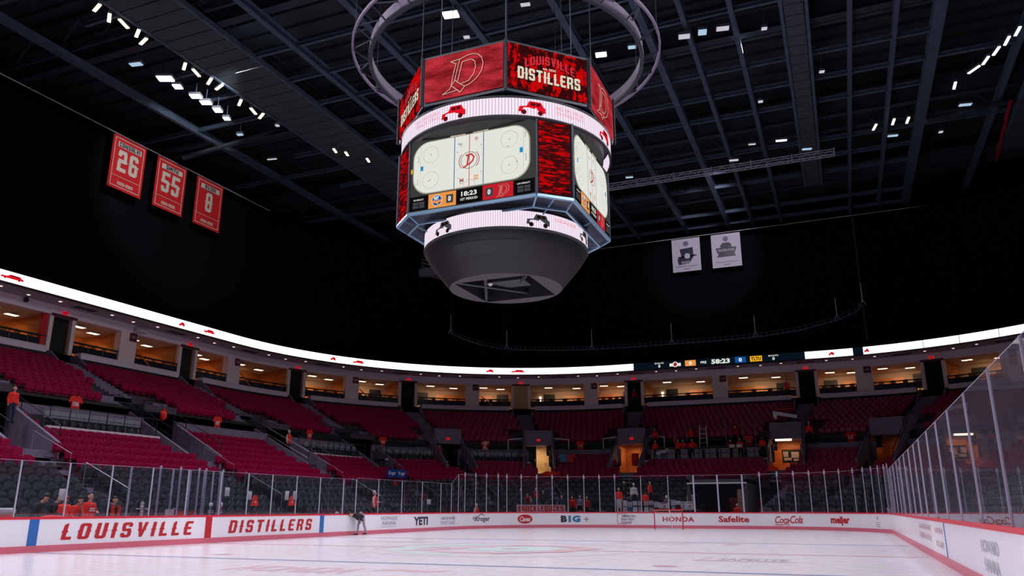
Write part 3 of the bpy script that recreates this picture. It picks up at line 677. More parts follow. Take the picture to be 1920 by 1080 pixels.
brd(42.0, 53.0, 'curved white rink board with a slanted word in a red oval', [drawn('logo_oval', 'redink', canes), ('logo_rim', M['orange'], lambda q: annulus(q, bfn(47.42, .010), .05, .6, .55, .58, 30, asp=.54)), ('lettering', M['white'], lambda q: put(q, text_geo('Canes', .03, 1, .3), bfn(47.42, .014), .82, .34, .06, .6))])
brd(53.0, 64.8, 'curved white rink board with navy and teal block letters and a plus sign', [word('B', 59.09, .45, .46, .6, 'ink', .06, dx=-.75), word('1G', 59.09, .85, .46, .6, 'teal', .06, dx=0), word('+', 59.09, .36, .36, .58, 'greyink', .0, dx=.85)])
def aep(q):
    f = bfn(70.4); stroke(q, f, [(-.1, .93), (-.75, .93), (-.75, .28), (-.1, .28)], .03)
brd(64.8, 73.6, 'white end board with three slanted dark lines of capitals beside a red bracket', [drawn('logo_bracket', 'redink', aep), word('AMERICAN', 70.4, 1.05, .15, .80, 'ink', .01, .25, dx=.05), word('ELECTRIC', 70.4, .95, .15, .58, 'ink', .01, .25), word('POWER', 70.4, .75, .15, .36, 'ink', .01, .25, dx=-.1)])
brd(73.6, 82.6, 'white end board with wide red serif style capitals behind the goal net', [word('HONDA', 78.36, 2.15, .34, .60, 'redink', .03, sp=1.1)])
brd(82.6, 92.4, 'white end board with one bold red word in upper and lower case', [word('Safelite', 86.69, 2.0, .40, .62, 'redink', .03)])
def cola(q):
    f = bfn(97.4); put(q, text_geo('Coca', .012, .9, .35), f, .92, .46, -.48, .6); put(q, text_geo('Cola', .012, .9, .35), f, .86, .48, .48, .62)
    stroke(q, f, [(-.95, .3), (-.6, .27), (-.3, .33), (.0, .28)], .04); stroke(q, f, [(-.02, .55), (.1, .58)], .05)
brd(92.4, 103.0, 'curved white rink board with two words in flowing red script', [drawn('lettering', 'redink', cola)])
brd(103.0, 114.5, 'curved white rink board with one red lowercase word', [word('meijer', 108.99, 1.5, .56, .56, 'redink', .05)])
brd(114.5, 130.5, 'curved white rink board with a tiny grey crest at the far corner', [drawn('crest', 'greyink', lambda q: (disc(q, bfn(120.3), 0, .78, .09), rect(q, bfn(120.3), -.28, .50, .28, .53), rect(q, bfn(120.3), -.22, .40, .22, .43), rect(q, bfn(120.3), -.25, .30, .25, .33)))])
sR = lambda y: 46+2*A1+(22-y)/.8454
def smear(s, wd, rows, m):
    return drawn('lettering', m, lambda q: [put(q, text_geo(t, .03), bfn(s), wd, hh, 0, yy) for t, yy, hh in rows])
brd(130.5, sR(9.0), 'white side board just past the far corner beside the tall glass')
brd(sR(9.0), sR(-3.8), 'long white side board with faint red lettering at its middle', [smear(sR(2.0), 4.2, [('COLUMBUS METROPOLITAN', .80, .16), ('LIBRARY', .52, .18)], 'i_pink'), smear(sR(-2.2), 2.0, [('OPEN', .78, .14), ('TODAY', .45, .16)], 'i_pink')])
brd(sR(-3.8), 188, 'white side board closest to the camera with large pale grey capitals', [word('HOWARD', sR(-10.45), 1.8, .21, .72, 'i_grey', .012), word('HANNA', sR(-10.45), 1.5, .21, .42, 'i_grey', .012)])
s = sR(-3.8); n = Vector((1, 0, 0))
b = MB(); b.box((12.945, -3.8, .6), (.02, .05, .8)); o = b.build('board_seam_post', M['blue']); tag(o, 'slim blue joint post between two side boards', 'post')

# glass: panes stand in the boards, posts between them
def pane(s0, s1, z1a, z1b, label, group, m='glass', zb=1.07):
    root = thing('rink_glass', label, 'glass pane', tuple(RP((s0+s1)/2, RINK, zb, .06)), group)
    g = .03
    n = max(1, int((s1-s0)/2.5)) if 26 < s0 < 46+2*A1 else 1
    b = MB()
    for i in range(n):
        a = s0+(s1-s0)*i/n; c = s0+(s1-s0)*(i+1)/n; za = z1a+(z1b-z1a)*i/n; zc = z1a+(z1b-z1a)*(i+1)/n
        b.face([RP(a, RINK, zb, .06), RP(c, RINK, zb, .06), RP(c, RINK, zc, .06), RP(a, RINK, za, .06)])
    b.build('pane', M[m or 'glass'], root)
    b = MB()
    for i in range(n):
        a = s0+(s1-s0)*i/n; c = s0+(s1-s0)*(i+1)/n; za = z1a+(z1b-z1a)*i/n; zc = z1a+(z1b-z1a)*(i+1)/n
        b.tube(RP(a, RINK, za, .06), RP(c, RINK, zc, .06), .006, n=5)
    b.build('polished_edge', M['alu'], root)
def post(s, z1, label, group, pw=.05, m='alu', zb=1.07, cap=False):
    n, t = NT(s); c = RP(s, RINK, zb, .06)
    root = thing('glass_post', label, 'post', tuple(c), group)
    b = MB(); b.pbox(c-t*pw/2-n*.02, t*pw, n*.032, Vector((0, 0, z1-zb))); b.build('upright', M[m], root)
    if cap: b = MB(); b.prism([c+Vector((0, 0, z1-zb))+t*a-n*.02+Vector((0, 0, h)) for a, h in ((-.08, -.12), (.08, -.12), (.02, .16), (-.02, .16))], n*.04); b.build('post_tip', M['alu'], root)
LP = [-12.0, -10.2, -8.33, -6.59, -4.88, -3.07, -1.29, .55, 2.2, 3.79, 5.55, 7.39, 9.39, 10.57, 12.77, 15.33, 17.76, 20.21]
for i, y in enumerate(LP):
    z = 2.80 if y < 12 else 2.88
    post(yS(y), z, f'slim metal glass post above the bench side boards, {ordw(i+1)} from the near end', 'glass posts along the bench side', .06 if y in (9.39, 10.57) else .045)
    if i: pane(yS(LP[i-1]), yS(y), z, z, f'clear glass pane above the bench side boards, {ordw(i)} from the near end', 'glass panes along the bench side', '')
EP = [25.68, 28.23, 30.7, 34.32, 37.58, 40.87, 43.14, 46.79, 50.53, 54.16, 57.73, 61.39, 64.9, 68.44, 72.69, 77.0, 80.97, 84.6, 88.28, 91.85, 95.53, 99.0, 102.45, 106.05, 109.62, 113.39, 116.5, 119.5, 122.5, 126.0, 129.6]
for i, s in enumerate(EP):
    z = 2.88 if i == 0 else 3.52
    post(s, z, f'glass post standing on the end boards, {ordw(i+1)} counting from the bench side', 'glass posts round the far end', .10 if i in (16, 17, 18) else .045, 'alu', cap=(2 <= i <= 13 or i >= 19))
    if i: pane(EP[i-1], s, 2.88 if i == 1 else 3.52, 3.52, f'tall clear glass pane behind the far end boards, {ordw(i)} counting from the bench side', 'glass panes round the far end', '')
pane(yS(20.21), 25.68, 2.88, 2.88, 'short clear glass pane where the bench side glass meets the corner', 'glass panes along the bench side', '')
YP = [19.5, 16.5, 13.6, 11.0, 8.2, 5.44, 3.0, .88, -1.87, -4.42, -6.96, -9.67, -12.49, -15.0, -17.5]
for i, y in enumerate(YP):
    z = 3.32
    post(sR(y), z, f'pale glass post on the side boards beside the ice, {ordw(i+1)} from the far corner', 'glass posts along the near side', .07 if i in (5, 7) else .032)
    a = 129.6 if i == 0 else sR(YP[i-1])
    pane(a, sR(y), z, z, f'reflective glass pane on the near side boards, {ordw(i+1)} from the far corner', 'glass panes along the near side', 'hazed')
# glass returns of the boxes behind the bench side boards
for i, y in enumerate((-2.63, -1.62, -.64, -.26, .71)):
    root = thing('box_divider', f'glass divider running back from the bench side boards, {ordw(i+1)} from the near end', 'glass divider', (-13.0, y, 1.07), 'glass dividers of the penalty boxes')
    b = MB(); b.face([(-13.05, y, 1.0), (-14.7, y+.1, 1.0), (-14.7, y+.1, 2.85), (-13.05, y, 2.85)]); b.build('pane', M['glass'], root)
    for x, q in ((-13.1, y), (-14.7, y+.1)): b = MB(); b.box((x, q, 1.45), (.06, .05, 2.9)); b.build('upright', M['alu'], root)

# ------------------------------------------------------------------ the goal
g = thing('hockey_goal', 'red framed hockey goal with white netting standing at the far end', 'goal', (0, 27.1, 0))
b = MB()
for x in (-.915, .915): b.tube((x, 27.1, 0), (x, 27.1, 1.22), .035)
b.tube((-.95, 27.1, 1.22), (.95, 27.1, 1.22), .035); b.build('front_frame', M['red'], g)
b = MB(); b.path([(-.915, 27.1, .03), (-.8, 27.9, .03), (-.4, 28.2, .03), (.4, 28.2, .03), (.8, 27.9, .03), (.915, 27.1, .03)], .03); b.tube((0, 28.2, .03), (0, 27.6, 1.2), .025); b.path([(-.915, 27.1, 1.2), (-.5, 27.62, 1.2), (.5, 27.62, 1.2), (.915, 27.1, 1.2)], .025); b.build('base_frame', M['white'], g)
b = MB()
for i in range(13):
    x = -.9+1.8*i/12; k = abs(x)/.915; yb = 28.2-.75*k**2; yt = 27.62-.4*k**2
    b.path([(x, 27.12, 1.2), (x*.95, yt, 1.2), (x*.9, yb, .04)], .0035, 4)
for j in range(9):
    f = j/8; z = 1.2-1.16*f
    b.path([(-.915, 27.12, z), (-.5, 27.62+.55*f, z), (.5, 27.62+.55*f, z), (.915, 27.12, z)], .0035, 4)
b.build('netting', M['white'], g)

# ================================================================== SEATS
def seat_mesh(kind):
    """a tip-up seat facing -Y, its foot at the origin; returns the shell and the folded pan"""
    sh = MB(); pn = MB()
    if kind == 'grey':
        W = .265; pts = [(-W, .30), (W, .30), (W+.005, .62)]+[(W*math.cos(t), .66+.27*math.sin(t)) for t in [PI*i/8 for i in range(1, 8)]]+[(-W-.005, .62)]
    else:
        W = .225; pts = [(-W+.03, .32), (W-.03, .32), (W, .45), (W, .74), (W-.05, .82), (-W+.05, .82), (-W, .74), (-W, .45)]
    P = lambda x, z, y: Vector((x, y+.10*(z-.3), z))
    n = len(pts); bow = lambda x: .05*(x/W)**2
    front = [P(x, z, .10-bow(x)) for x, z in pts]; back = [P(x, z, .15-bow(x)) for x, z in pts]
    c0 = P(0, .6, .11); c1 = P(0, .6, .16)
    sh.geo(front+[c0], [(n, (i+1) % n, i) for i in range(n)]); sh.geo(back+[c1], [(n, i, (i+1) % n) for i in range(n)])
    k = len(sh.v); sh.geo(front+back, [(i, (i+1) % n, n+(i+1) % n, n+i) for i in range(n)])
    sh.pbox((-.03, .04, 0), (.06, 0, 0), (0, .08, 0), (0, 0, .42))
    q = [(-.2, .40), (.2, .40), (.21, .66), (.16, .72), (-.16, .72), (-.21, .66)]
    pn.prism([Vector((x, .02-.12*(z-.4), z)) for x, z in q], (0, -.07, .01))
    pn.pbox((-.24, -.05, .42), (.035, 0, 0), (0, .14, 0), (0, 0, .2)); pn.pbox((.205, -.05, .42), (.035, 0, 0), (0, .14, 0), (0, 0, .2))
    return sh, pn
SEATS = {}
for kind in ('grey', 'red'):
    sh, pn = seat_mesh(kind); SEATS[kind] = (sh, pn)
def walk(R, zf, skip, pitch):
    out = []; s = S0
    last = None
    while s < S1:
        p = RP(s, R, zf(s))
        if not skip(s): out.append((s, p))
        h = (RP(s+.02, R, 0)-RP(s, R, 0)).length/.02; s += pitch/h
    return out
grey, red = [], []
CROWD = [(976, 34.2), (991, 33.4), (1004, 34.6), (1018, 34.0), (1053, 33.2), (1074, 33.0), (1087, 33.6), (1100, 33.2), (1160, 32.9), (1170, 34.6), (1188, 33.6), (1218, 34.2), (1209, 33.2), (1252, 32.8), (1295, 33.0)]
CROWD = [atY(x, 930, y) for x, y in CROWD]
def crowded(p): return any(abs(p.x-q.x) < .5 and -.55 < p.y-q.y < .7 for q in CROWD)
def frow(A, B, k, n, f=.55): return lerpR(A, B, (k+f)/n)
for k in range(NG):
    for s, p in (z for z in walk(frow(GRF, GRT, k, NG), lambda s: .45+(zG(s)-.45)*k/NG, lambda s: radial_dist(s) < (.9) or TUN[0]-.6 < s < TUN[1]+2.2 , .60) if not crowded(z[1])): grey.append((k, s, p))
for k in range(NL):
    for s, p in walk(frow(GRT, AIS, k, NL), lambda s: zG(s)+.1+(5.45-zG(s))*k/NL, lambda s: radial_dist(s) < (1.8 if k >= 3 else .9) or (in_plat(s) and k >= 5), .53): red.append(('m', k, s, p))
for k in range(NU):
    for s, p in walk(frow(UPF, UPT, k, NU), lambda s: 7.0+3.4*k/NU, lambda s: radial_dist(s) < (3.0 if k < 4 else 1.0), .53): red.append(('u', k, s, p))
def shows(p, zmin=0):
    x, y, z = pix((p.x, p.y, p.z+.7)); return -12 < x < 1932 and y < 962 and z > 0
grey.sort(key=lambda q: (not shows(q[2]), (q[2]-CAM_C).length)); red.sort(key=lambda q: (not shows(q[3]), (q[3]-CAM_C).length))
def bank(s): return 'bench side' if s < 26 else ('first corner' if s < 58 else ('far end' if s < 86 else ('second corner' if s < 131 else 'near side')))
def seat_set(kind, picked, rest, labels, group, name):
    sh, pn = SEATS[kind]; m1 = M['seat_red'] if kind == 'red' else M['seat_grey']; m2 = m1 if kind == 'red' else M['seat_pad']
    root = thing(name, labels[0], 'seat', (0, 0, 0), group); sh.build('seat_back', m1, root, smooth=False); pn.build('folded_seat', m2, root)
    for i, (s, p) in enumerate(picked):
        n, t = NT(s); rz = math.atan2(n.y, n.x)-PI/2
        o = root if i == 0 else copy_thing(root, p, rz)
        o.location = p; o.rotation_euler = (0, 0, rz); o['label'] = labels[i]
    b = MB(); V = sh.v+pn.v; F = sh.f+[tuple(i+len(sh.v) for i in q) for q in pn.f]; mi = [0]*len(sh.f)+[1]*len(pn.f)
    for s, p in rest:
        n, t = NT(s); a = math.atan2(n.y, n.x)-PI/2; ca, sa = math.cos(a), math.sin(a); k = len(b.v)
        b.v += [(p.x+v[0]*ca-v[1]*sa, p.y+v[0]*sa+v[1]*ca, p.z+v[2]) for v in V]; b.f += [tuple(i+k for i in q) for q in F]; b.m += mi
    return b, (m1, m2)
def place_words(rows):
    """ordinal of each seat inside its row within its block (between two stairs)"""
    rows = sorted(rows, key=lambda q: (q[0], q[1])); out = {}
    cnt = {}
    for key, s, i in rows: cnt[key] = cnt.get(key, 0)+1; out[i] = cnt[key]
    return out
def block(s): return sum(1 for r in RAD if r < s)
BLK = {0: 'before the first stair', 1: 'behind the players bench', 2: 'behind the penalty boxes', 3: 'past the penalty boxes', 4: 'at the first corner'}
G = grey[:300]; od = place_words([((q[0], block(q[1])), q[1], i) for i, q in enumerate(G)])
lab = [f'charcoal tip-up seat, {ordw(q[0]+1)} row, {ordw(od[i])} from the near stair, {ordw(block(q[1])+1)} block from the bench end' for i, q in enumerate(G)]
b, ms = seat_set('grey', [(q[1], q[2]) for q in G], [(q[1], q[2]) for q in grey[300:]], lab, 'charcoal seats nearest the ice', 'stadium_chair')
o = b.build('charcoal_seats', ms); tag(o, 'rows of charcoal tip-up seats farther round the rink behind the glass', 'seats', kind='stuff')
Rr = red[:300]; od = place_words([((q[0], q[1], block(q[2])), q[2], i) for i, q in enumerate(Rr)])
lab = [f'crimson tip-up seat, {ordw(q[1]+1)} {"middle" if q[0] == "m" else "upper"} row, {ordw(od[i])} from near stair, {ordw(block(q[2])+1)} block from bench end' for i, q in enumerate(Rr)]
b, ms = seat_set('red', [(q[2], q[3]) for q in Rr], [(q[2], q[3]) for q in red[300:]], lab, 'crimson seats nearest the camera', 'bank_chair')
o = b.build('crimson_seats', ms); tag(o, 'rows of crimson tip-up seats filling the middle and upper banks', 'seats', kind='stuff')

# ================================================================== RAILS, SIGNS AND FURNITURE IN THE STANDS
def rail(name, label, pts, posts, group, m='rail', r=.025, mid=True):
    root = thing(name, label, 'railing', tuple(pts[0]), group)
    b = MB(); b.path(pts, r); b.build('top_rail', M[m], root)
    if mid: b = MB(); b.path([p-Vector((0, 0, .45)) for p in pts], r*.7); b.build('lower_rail', M[m], root)
    for p, h in posts: b = MB(); b.tube(p-Vector((0, 0, h)), p, r); b.build('rail_post', M[m], root)
    return root
side = {-1: 'nearer', 1: 'farther'}
for i, r in enumerate(RAD[1:11]):
    n, t = NT(r)
    for sg in (-1, 1):                                                    # rails on the tunnel cheeks and along the upper stair
        if r in VOM:
            c = RP(r, AIS, 0)+t*(sg*1.3); d3 = -(ring(r, AIS)[0]-ring(r, lerpR(GRT, AIS, 3/7))[0]).length; z3 = zG(r)+.1+(5.45-zG(r))*3/7; zt = 7.45 if r < 40 else 8.5
            pts = [c+n*(d3-.3)+Vector((0, 0, z3+1.15)), c+n*2.2+Vector((0, 0, zt+.5)), c+n*3.0+Vector((0, 0, zt+.5))]
            rail('tunnel_rail', f'black rail on the {side[sg]} cheek wall of the {ordw(i+1)} tunnel from the bench end', pts, [(pts[0], .5), (pts[0].lerp(pts[1], .5), .5), (pts[1], .5), (pts[2], .5)], 'rails on the tunnel walls')
    c0 = RP(r, lerpR(GRF, GRT, .3), 0); c1 = RP(r, lerpR(GRT, AIS, .38), 0)
    z0 = .45+(zG(r)-.45)*.3+.95; z1 = zG(r)+.1+(5.45-zG(r))*.38+.95
    if not TUN[0] < r < TUN[1]:
        p0 = Vector((c0.x, c0.y, z0)); p1 = Vector((c1.x, c1.y, z1))
        rail('stair_rail', f'slim pale handrail down the {ordw(i+1)} lower stair from the bench end', [p0, p0.lerp(p1, .45)], [(p0, .9), (p0.lerp(p1, .45), .9)], 'handrails on the lower stairs', 'handrail', .013, False)
        rail('stair_rail', f'slim pale handrail on the crimson bank beside the {ordw(i+1)} lower stair from the bench end', [p0.lerp(p1, .6), p1], [(p0.lerp(p1, .6), .9), (p1, .9)], 'handrails on the lower stairs', 'handrail', .013, False)
# platform rails with their chairs
chair0 = thing('folding_chair', 'x', 'chair', (0, 0, 0), 'chairs on the platforms')
b = MB(); b.box((0, 0, .45), (.44, .42, .04)); b.build('seat', M['black'], chair0)
b = MB(); b.box((0, .2, .72), (.44, .03, .36)); b.build('backrest', M['greyink'], chair0)
for x in (-.19, .19):
    for y in (-.18, .18): b = MB(); b.tube((x, y, 0), (x, y, .45), .015); b.build('leg', M['fix'], chair0)
for x in (-.2, .2): b = MB(); b.tube((x, .2, .45), (x, .22, .9), .012); b.build('back_post', M['fix'], chair0)
first = True
PN = ['first', 'second', 'third', 'fourth', 'fifth']
cnt = [13, 9, 9, 9, 0]
for k, (a, c) in enumerate(PLAT):
    R5 = lerpR(GRT, AIS, 5/7); L = srange(a+.2, c-.2, 1.2)
    pts = [RP(s, R5, 6.25, .08) for s in L]
    rail('platform_rail', f'black railing along the front of the {PN[k]} seating platform from the bench end', pts, [(p, 1.0) for p in pts], 'railings of the platforms')
    for j in range(cnt[k]):
        s = a+.8+(c-a-1.6)*j/(cnt[k]-1); p = RP(s, AIS, 5.25, -.9); n, t = NT(s)
        l = f'black metal chair, {ordw(j+1)} in the row on the {PN[k]} platform from the bench end'
        if first: o = chair0; first = False
        else: o = copy_thing(chair0, p, 0)
        o.location = p; o.rotation_euler = (0, 0, math.atan2(n.y, n.x)-PI/2); o['label'] = l
# red section shirts hung on the dark parapet
for s, num, lab in ((5.3, '106', 'shirt shaped red sign numbered 106 above the first platform'), (16.5, '107', 'shirt shaped red sign numbered 107 on the parapet past the first platform'), (27.2, '108', 'shirt shaped red sign numbered 108 above the second platform'),
                    (38.2, '109', 'shirt shaped red sign numbered 109 above the third platform'), (51.8, None, 'red sign with white kicking figure above the fourth platform'), (63.9, '111', 'shirt shaped red sign numbered 111 on the parapet above the bare lip'),
                    (82.7, '113', 'shirt shaped red sign numbered 113 behind the white ladder'), (93.1, '117', 'shirt shaped red sign numbered 117 on the parapet near the far corner')):
    n, t = NT(s); f = plane_fn(RP(s, UPF, 6.85, -.08), t, (0, 0, 1), -n)
    root = thing('section_sign', lab, 'sign', tuple(f(0, 0)), 'section number shirts')
    b = MB(); P = [(a*.72, c*.8) for a, c in ((-.38, -.55), (.38, -.55), (.36, .22), (.55, .06), (.62, .22), (.42, .55), (.15, .6), (0, .52), (-.15, .6), (-.42, .55), (-.62, .22), (-.55, .06), (-.36, .22))]
    b.prism([f(x, y) for x, y in P], n*.03); b.build('shirt_panel', M['bred'], root)
    b = MB(); g_ = plane_fn(RP(s, UPF, 6.85, -.09), t, (0, 0, 1), -n)
    if num: put(b, text_geo(num, .03), g_, .38, .26, 0, .03)
    else: stroke(b, g_, [(-.25, .3), (.0, .15), (-.1, -.1), (-.2, -.4)], .12); stroke(b, g_, [(.0, .15), (.3, .4)], .1); stroke(b, g_, [(.0, -.1), (.25, -.4)], .1); disc(b, g_, .02, .38, .1)
    b.build('numerals', M['white'], root)
# suite-ring fittings
for i, r in enumerate(RAD[1:11]):
    n, t = NT(r); p = RP(r, LED, 11.3, .5)
    if abs(r-58.3) < .1: root = thing('service_door', 'pale wood door in the suite ring straight above the central stair', 'door', tuple(p)); b = MB(); b.pbox(p-t*.75, t*1.5, n*.08, Vector((0, 0, 2.55))); b.build('door_leaf', M['palewood'], root); b = MB(); b.box(p+t*.55-n*.03+Vector((0, 0, 1.0)), (.06, .06, .2)); b.build('handle', M['alu'], root)
    else:
        root = thing('doorway_curtain', f'black curtain filling the {ordw(i+1)} stair doorway in the suite ring', 'curtain', tuple(p), 'curtains in the suite ring doorways')
        b = MB(); N = 16
        for k in range(N):
            a0 = -.8+1.6*k/N; a1 = -.8+1.6*(k+1)/N; w0, w1 = (.05 if k % 2 else 0), (0 if k % 2 else .05)
            b.face([p+t*a0+n*w0, p+t*a1+n*w1, p+t*a1+n*w1+Vector((0, 0, 2.55)), p+t*a0+n*w0+Vector((0, 0, 2.55))])
        b.build('pleated_cloth', M['blackcloth'], root)
        b = MB(); b.tube(p-t*.8+Vector((0, 0, 2.55)), p+t*.8+Vector((0, 0, 2.55)), .03); b.build('curtain_rod', M['steel'], root)
    q = RP(r, LED, 14.0, -.06); root = thing('exit_sign', f'small glowing red exit sign above the {ordw(i+1)} stair doorway', 'sign', tuple(q), 'exit signs of the suite ring')
    b = MB(); b.pbox(q-t*.2, t*.40, n*.06, Vector((0, 0, .2))); b.build('sign_body', M['e_exit'], root)
    b = MB(); put(b, text_geo('EXIT', .03), plane_fn(q-n*.01+Vector((0, 0, .1)), t, (0, 0, 1), -n), .32, .12); b.build('lettering', M['s_shadow'], root)
    q = RP(r, LED, 13.78, -.1); b = MB(); b.pbox(q-t*.95, t*1.9, n*.14, Vector((0, 0, .16))); o = b.build('doorway_header', M['wine'], loc=tuple(q)); tag(o, f'dark red header bar over the {ordw(i+1)} stair doorway', 'header', 'header bars of the suite ring doorways')
    # stub walls beside the descending stair
    for sg in (-1, 1):
        root = thing('stair_cheek', f'low concrete stub wall on the {side[sg]} flank of the {ordw(i+1)} stair head', 'wall stub', tuple(RP(r, UPT, 10.7)+t*(sg*1.0)), 'stub walls at the stair heads')
        o_ = RP(r, UPT, 0)+t*(sg*.95); b = MB(); b.prism([o_+n*d+Vector((0, 0, z)) for d, z in ((-1.2, 9.2), (.8, 10.0), (.8, 11.3), (.2, 11.3), (-1.2, 10.2))], t*(sg*.16)); b.build('stub', M['concrete'], root)
for i, s in enumerate(PIL[1:11]):
    n, t = NT(s); p = RP(s, LED, 11.5, -.02)
    root = thing('suite_pillar', f'broad pale pillar between suites, {ordw(i+1)} from the bench end', 'pillar', tuple(p), 'pillars between the suites')
    b = MB(); b.pbox(p-t*.72, t*1.44, n*.62, Vector((0, 0, 2.4))); b.build('pillar_body', M['pillar'], root)
    q = p-n*.02+Vector((0, 0, 1.75)); b = MB(); b.pbox(q+t*.02, t*.62, -n*.04, Vector((0, 0, .62))); s_ = b.build('number_plate', M['wine'], root)
    b = MB(); num = {1: '107', 2: '108', 3: '109'}.get(i, str(107+i)); put(b, text_geo(num, .01), plane_fn(q-n*.045+t*.33+Vector((0, 0, .32)), t, (0, 0, 1), -n), .36, .2); b.build('numerals', M['lav'], s_)
chs = None
SIDEW = {0: 'first', 1: 'second'}
suite_i = 0
for i, (a, c) in enumerate(bays):
    if c < -1 or a > 122: continue
    suite_i += 1; m = (a+c)/2; n, t = NT(m)
    W = f'{ordw(suite_i)} suite from the bench end'
    lo, hi = (a+.2, c-.75) if i % 2 == 0 else (a+.75, c-.2)
    pts = [RP(s, LED, 12.35, .12) for s in srange(lo, hi, 1.4)]
    root = thing('suite_counter', f'black drink rail along the front of the {W}', 'counter', tuple(pts[0]), 'drink rails of the suites')
    b = MB(); bend_box(b, srange(lo, hi, 1.4), LED, .02, .35, 12.3, 12.36); b.build('counter_top', M['black'], root)
    b = MB(); bend_box(b, srange(lo, hi, 1.4), LED, .16, .2, 11.55, 12.14); b.build('dark_panel', M['rail'], root)
    for j, p in enumerate(pts): b = MB(); b.tube(p-Vector((0, 0, .85)), p, .03); b.build('rail_post', M['rail'], root)
    for j in range(2):                                                     # recessed panel lamps
        s = a+(c-a)*(.3+.42*j); p = RP(s, LED, 13.72, 1.3+.9*j); ns, ts = NT(s)
        root = thing('suite_ceiling_light', f'warm square ceiling light, {SIDEW[j]} in the {W}', 'ceiling light', tuple(p), 'ceiling lights of the suites')
        b = MB(); b.pbox(p-ts*.45-ns*.25, ts*.9, ns*.5, Vector((0, 0, .04))); b.build('frame', M['white'], root)
        b = MB(); b.pbox(p-ts*.4-ns*.2-Vector((0, 0, .012)), ts*.8, ns*.4, Vector((0, 0, .01))); b.build('diffuser', M['e_panel'], root)
    p = RP(m, LED, 13.6, 2.2); area('suite_lamp', p, p+n*.5-Vector((0, 0, 1)), 1.6, .8, 75, (1.0, .68, .40), 160)
    s = a+(c-a)*(.28 if i % 2 == 0 else .78)
    if a > 30 or i % 3 == 0:
        p = RP(s, LED, 12.75, 4.5); ns, ts = NT(s); root = thing('wall_television', f'dark flat television on the back wall of the {W}', 'television', tuple(p), 'televisions of the suites')
        b = MB(); b.pbox(p-ts*.62, ts*1.24, ns*.06, Vector((0, 0, .72))); b.build('bezel', M['black'], root); b = MB(); b.pbox(p-ts*.58-ns*.01+Vector((0, 0, .04)), ts*1.16, ns*.005, Vector((0, 0, .64))); b.build('screen', M['black'], root)
    if 33 < a < 62 and i % 2 == 0 or 70 < a < 72:
        s2 = a+(c-a)*.15; p = RP(s2, LED, 12.7, 4.45); ns, ts = NT(s2); root = thing('wall_sconce', f'glowing wall lamp on the back wall of the {W}', 'wall lamp', tuple(p), 'wall lamps of the suites')
        b = MB(); b.lathe([(.07, 0), (.13, .5)], p, 12); b.build('lamp_shade', M['e_warm'], root); b = MB(); b.box(p+ns*.08+Vector((0, 0, .2)), (.06, .06, .3)); b.build('bracket', M['fix'], root)
    for j in range(4):                                                     # tall chairs at the rail
        s = lo+(hi-lo)*(j+.5)/4; p = RP(s, LED, 11.3, .75); ns, ts = NT(s); l = f'tall bar chair, {ordw(j+1)} along the rail of the {W}'
        if chs is None:
            chs = thing('bar_chair', l, 'chair', (0, 0, 0), 'bar chairs of the suites')
            b = MB(); b.box((0, 0, .72), (.42, .4, .06)); b.build('seat', M['black'], chs); b = MB(); b.box((0, .2, 1.02), (.42, .05, .4)); b.build('backrest', M['wood'], chs)
            for x in (-.17, .17):
                for y in (-.16, .16): b = MB(); b.tube((x, y, 0), (x, y, .7), .02, n=5); b.build('leg', M['black'], chs)
            o = chs
        else: o = copy_thing(chs, p, 0)
        o.location = p; o.rotation_euler = (0, 0, math.atan2(ns.y, ns.x)-PI/2); o['label'] = l
for i in (1, 2, 3, 4):
    s = PIL[1:11][i]; n, t = NT(s); p = RP(s, LED, 12.75, .02)+t*.8; root = thing('wood_handrail', f'sloping orange wood handrail beside the {ordw(i+1)} suite pillar from the bench end', 'handrail', tuple(p), 'wood handrails in the suites')
    b = MB(); b.tube(p, p+t*1.3-Vector((0, 0, 1.0)), .05, n=6); b.build('rail', M['orange'], root); b = MB(); b.tube(p+t*1.3-Vector((0, 0, 1.2)), p+t*1.3-Vector((0, 0, 1.0)), .04, n=6); b.build('end_post', M['orange'], root)
p = RP(16.8, LED, 14.15, -.25); n, t = NT(16.8); root = thing('wall_projector', 'pale projector mounted on the suite fascia above the first red number plate', 'projector', tuple(p)); b = MB(); b.tube(p-t*.45, p+t*.45, .2, n=12); b.build('projector_body', M['lav'], root); b = MB(); b.box(p+n*.2, (.15, .15, .15)); b.build('bracket', M['black'], root)
p = RP(7.6, LED, 14.3, -.2); root = thing('security_camera', 'small black camera under the soffit at the bench end', 'camera', tuple(p)); b = MB(); b.ball(p, .16); b.build('dome', M['black'], root); b = MB(); b.tube(p, p+Vector((0, 0, .22)), .05); b.build('mount', M['black'], root)
for r, nm in ((58.3, 'central'), (70.2, 'wood lined')):
    n, t = NT(r); c = RP(r, AIS, 7.55, .7)
    for sg in (-1, 1): rail('flight_rail', f'short white rail over the {side[sg]} side flight of the {nm} tunnel', [c+t*(sg*1.5), c+t*(sg*2.8)-Vector((0, 0, .1))], [(c+t*(sg*2.8)-Vector((0, 0, .1)), .9)], 'white rails of the side flights', 'paper', .05, False)
n, t = NT(86.8); p = RP(86.8, AIS, 8.9, 1.6); root = thing('paper_banner', 'white paper banner across the stair above the orange lit tunnel', 'banner', tuple(p)); f = plane_fn(p, t, (0, 0, 1), -n); b = MB(); b.prism([f(-1.0, .0), (f(-.75, -.28)), f(-.65, .12), f(.95, -.2), f(.95, .08), f(-.6, .42), f(-1.0, .5)], n*.03); b.build('sheet', M['paper'], root)
p = RP(86.8, AIS, 9.6, 2.2); b = MB(); b.tube(p-t*.9, p+t*.9, .06, n=6); tag(b.build('red_tape', M['red'], loc=tuple(p)), 'red tape stretched across the stair above the white paper banner', 'tape')
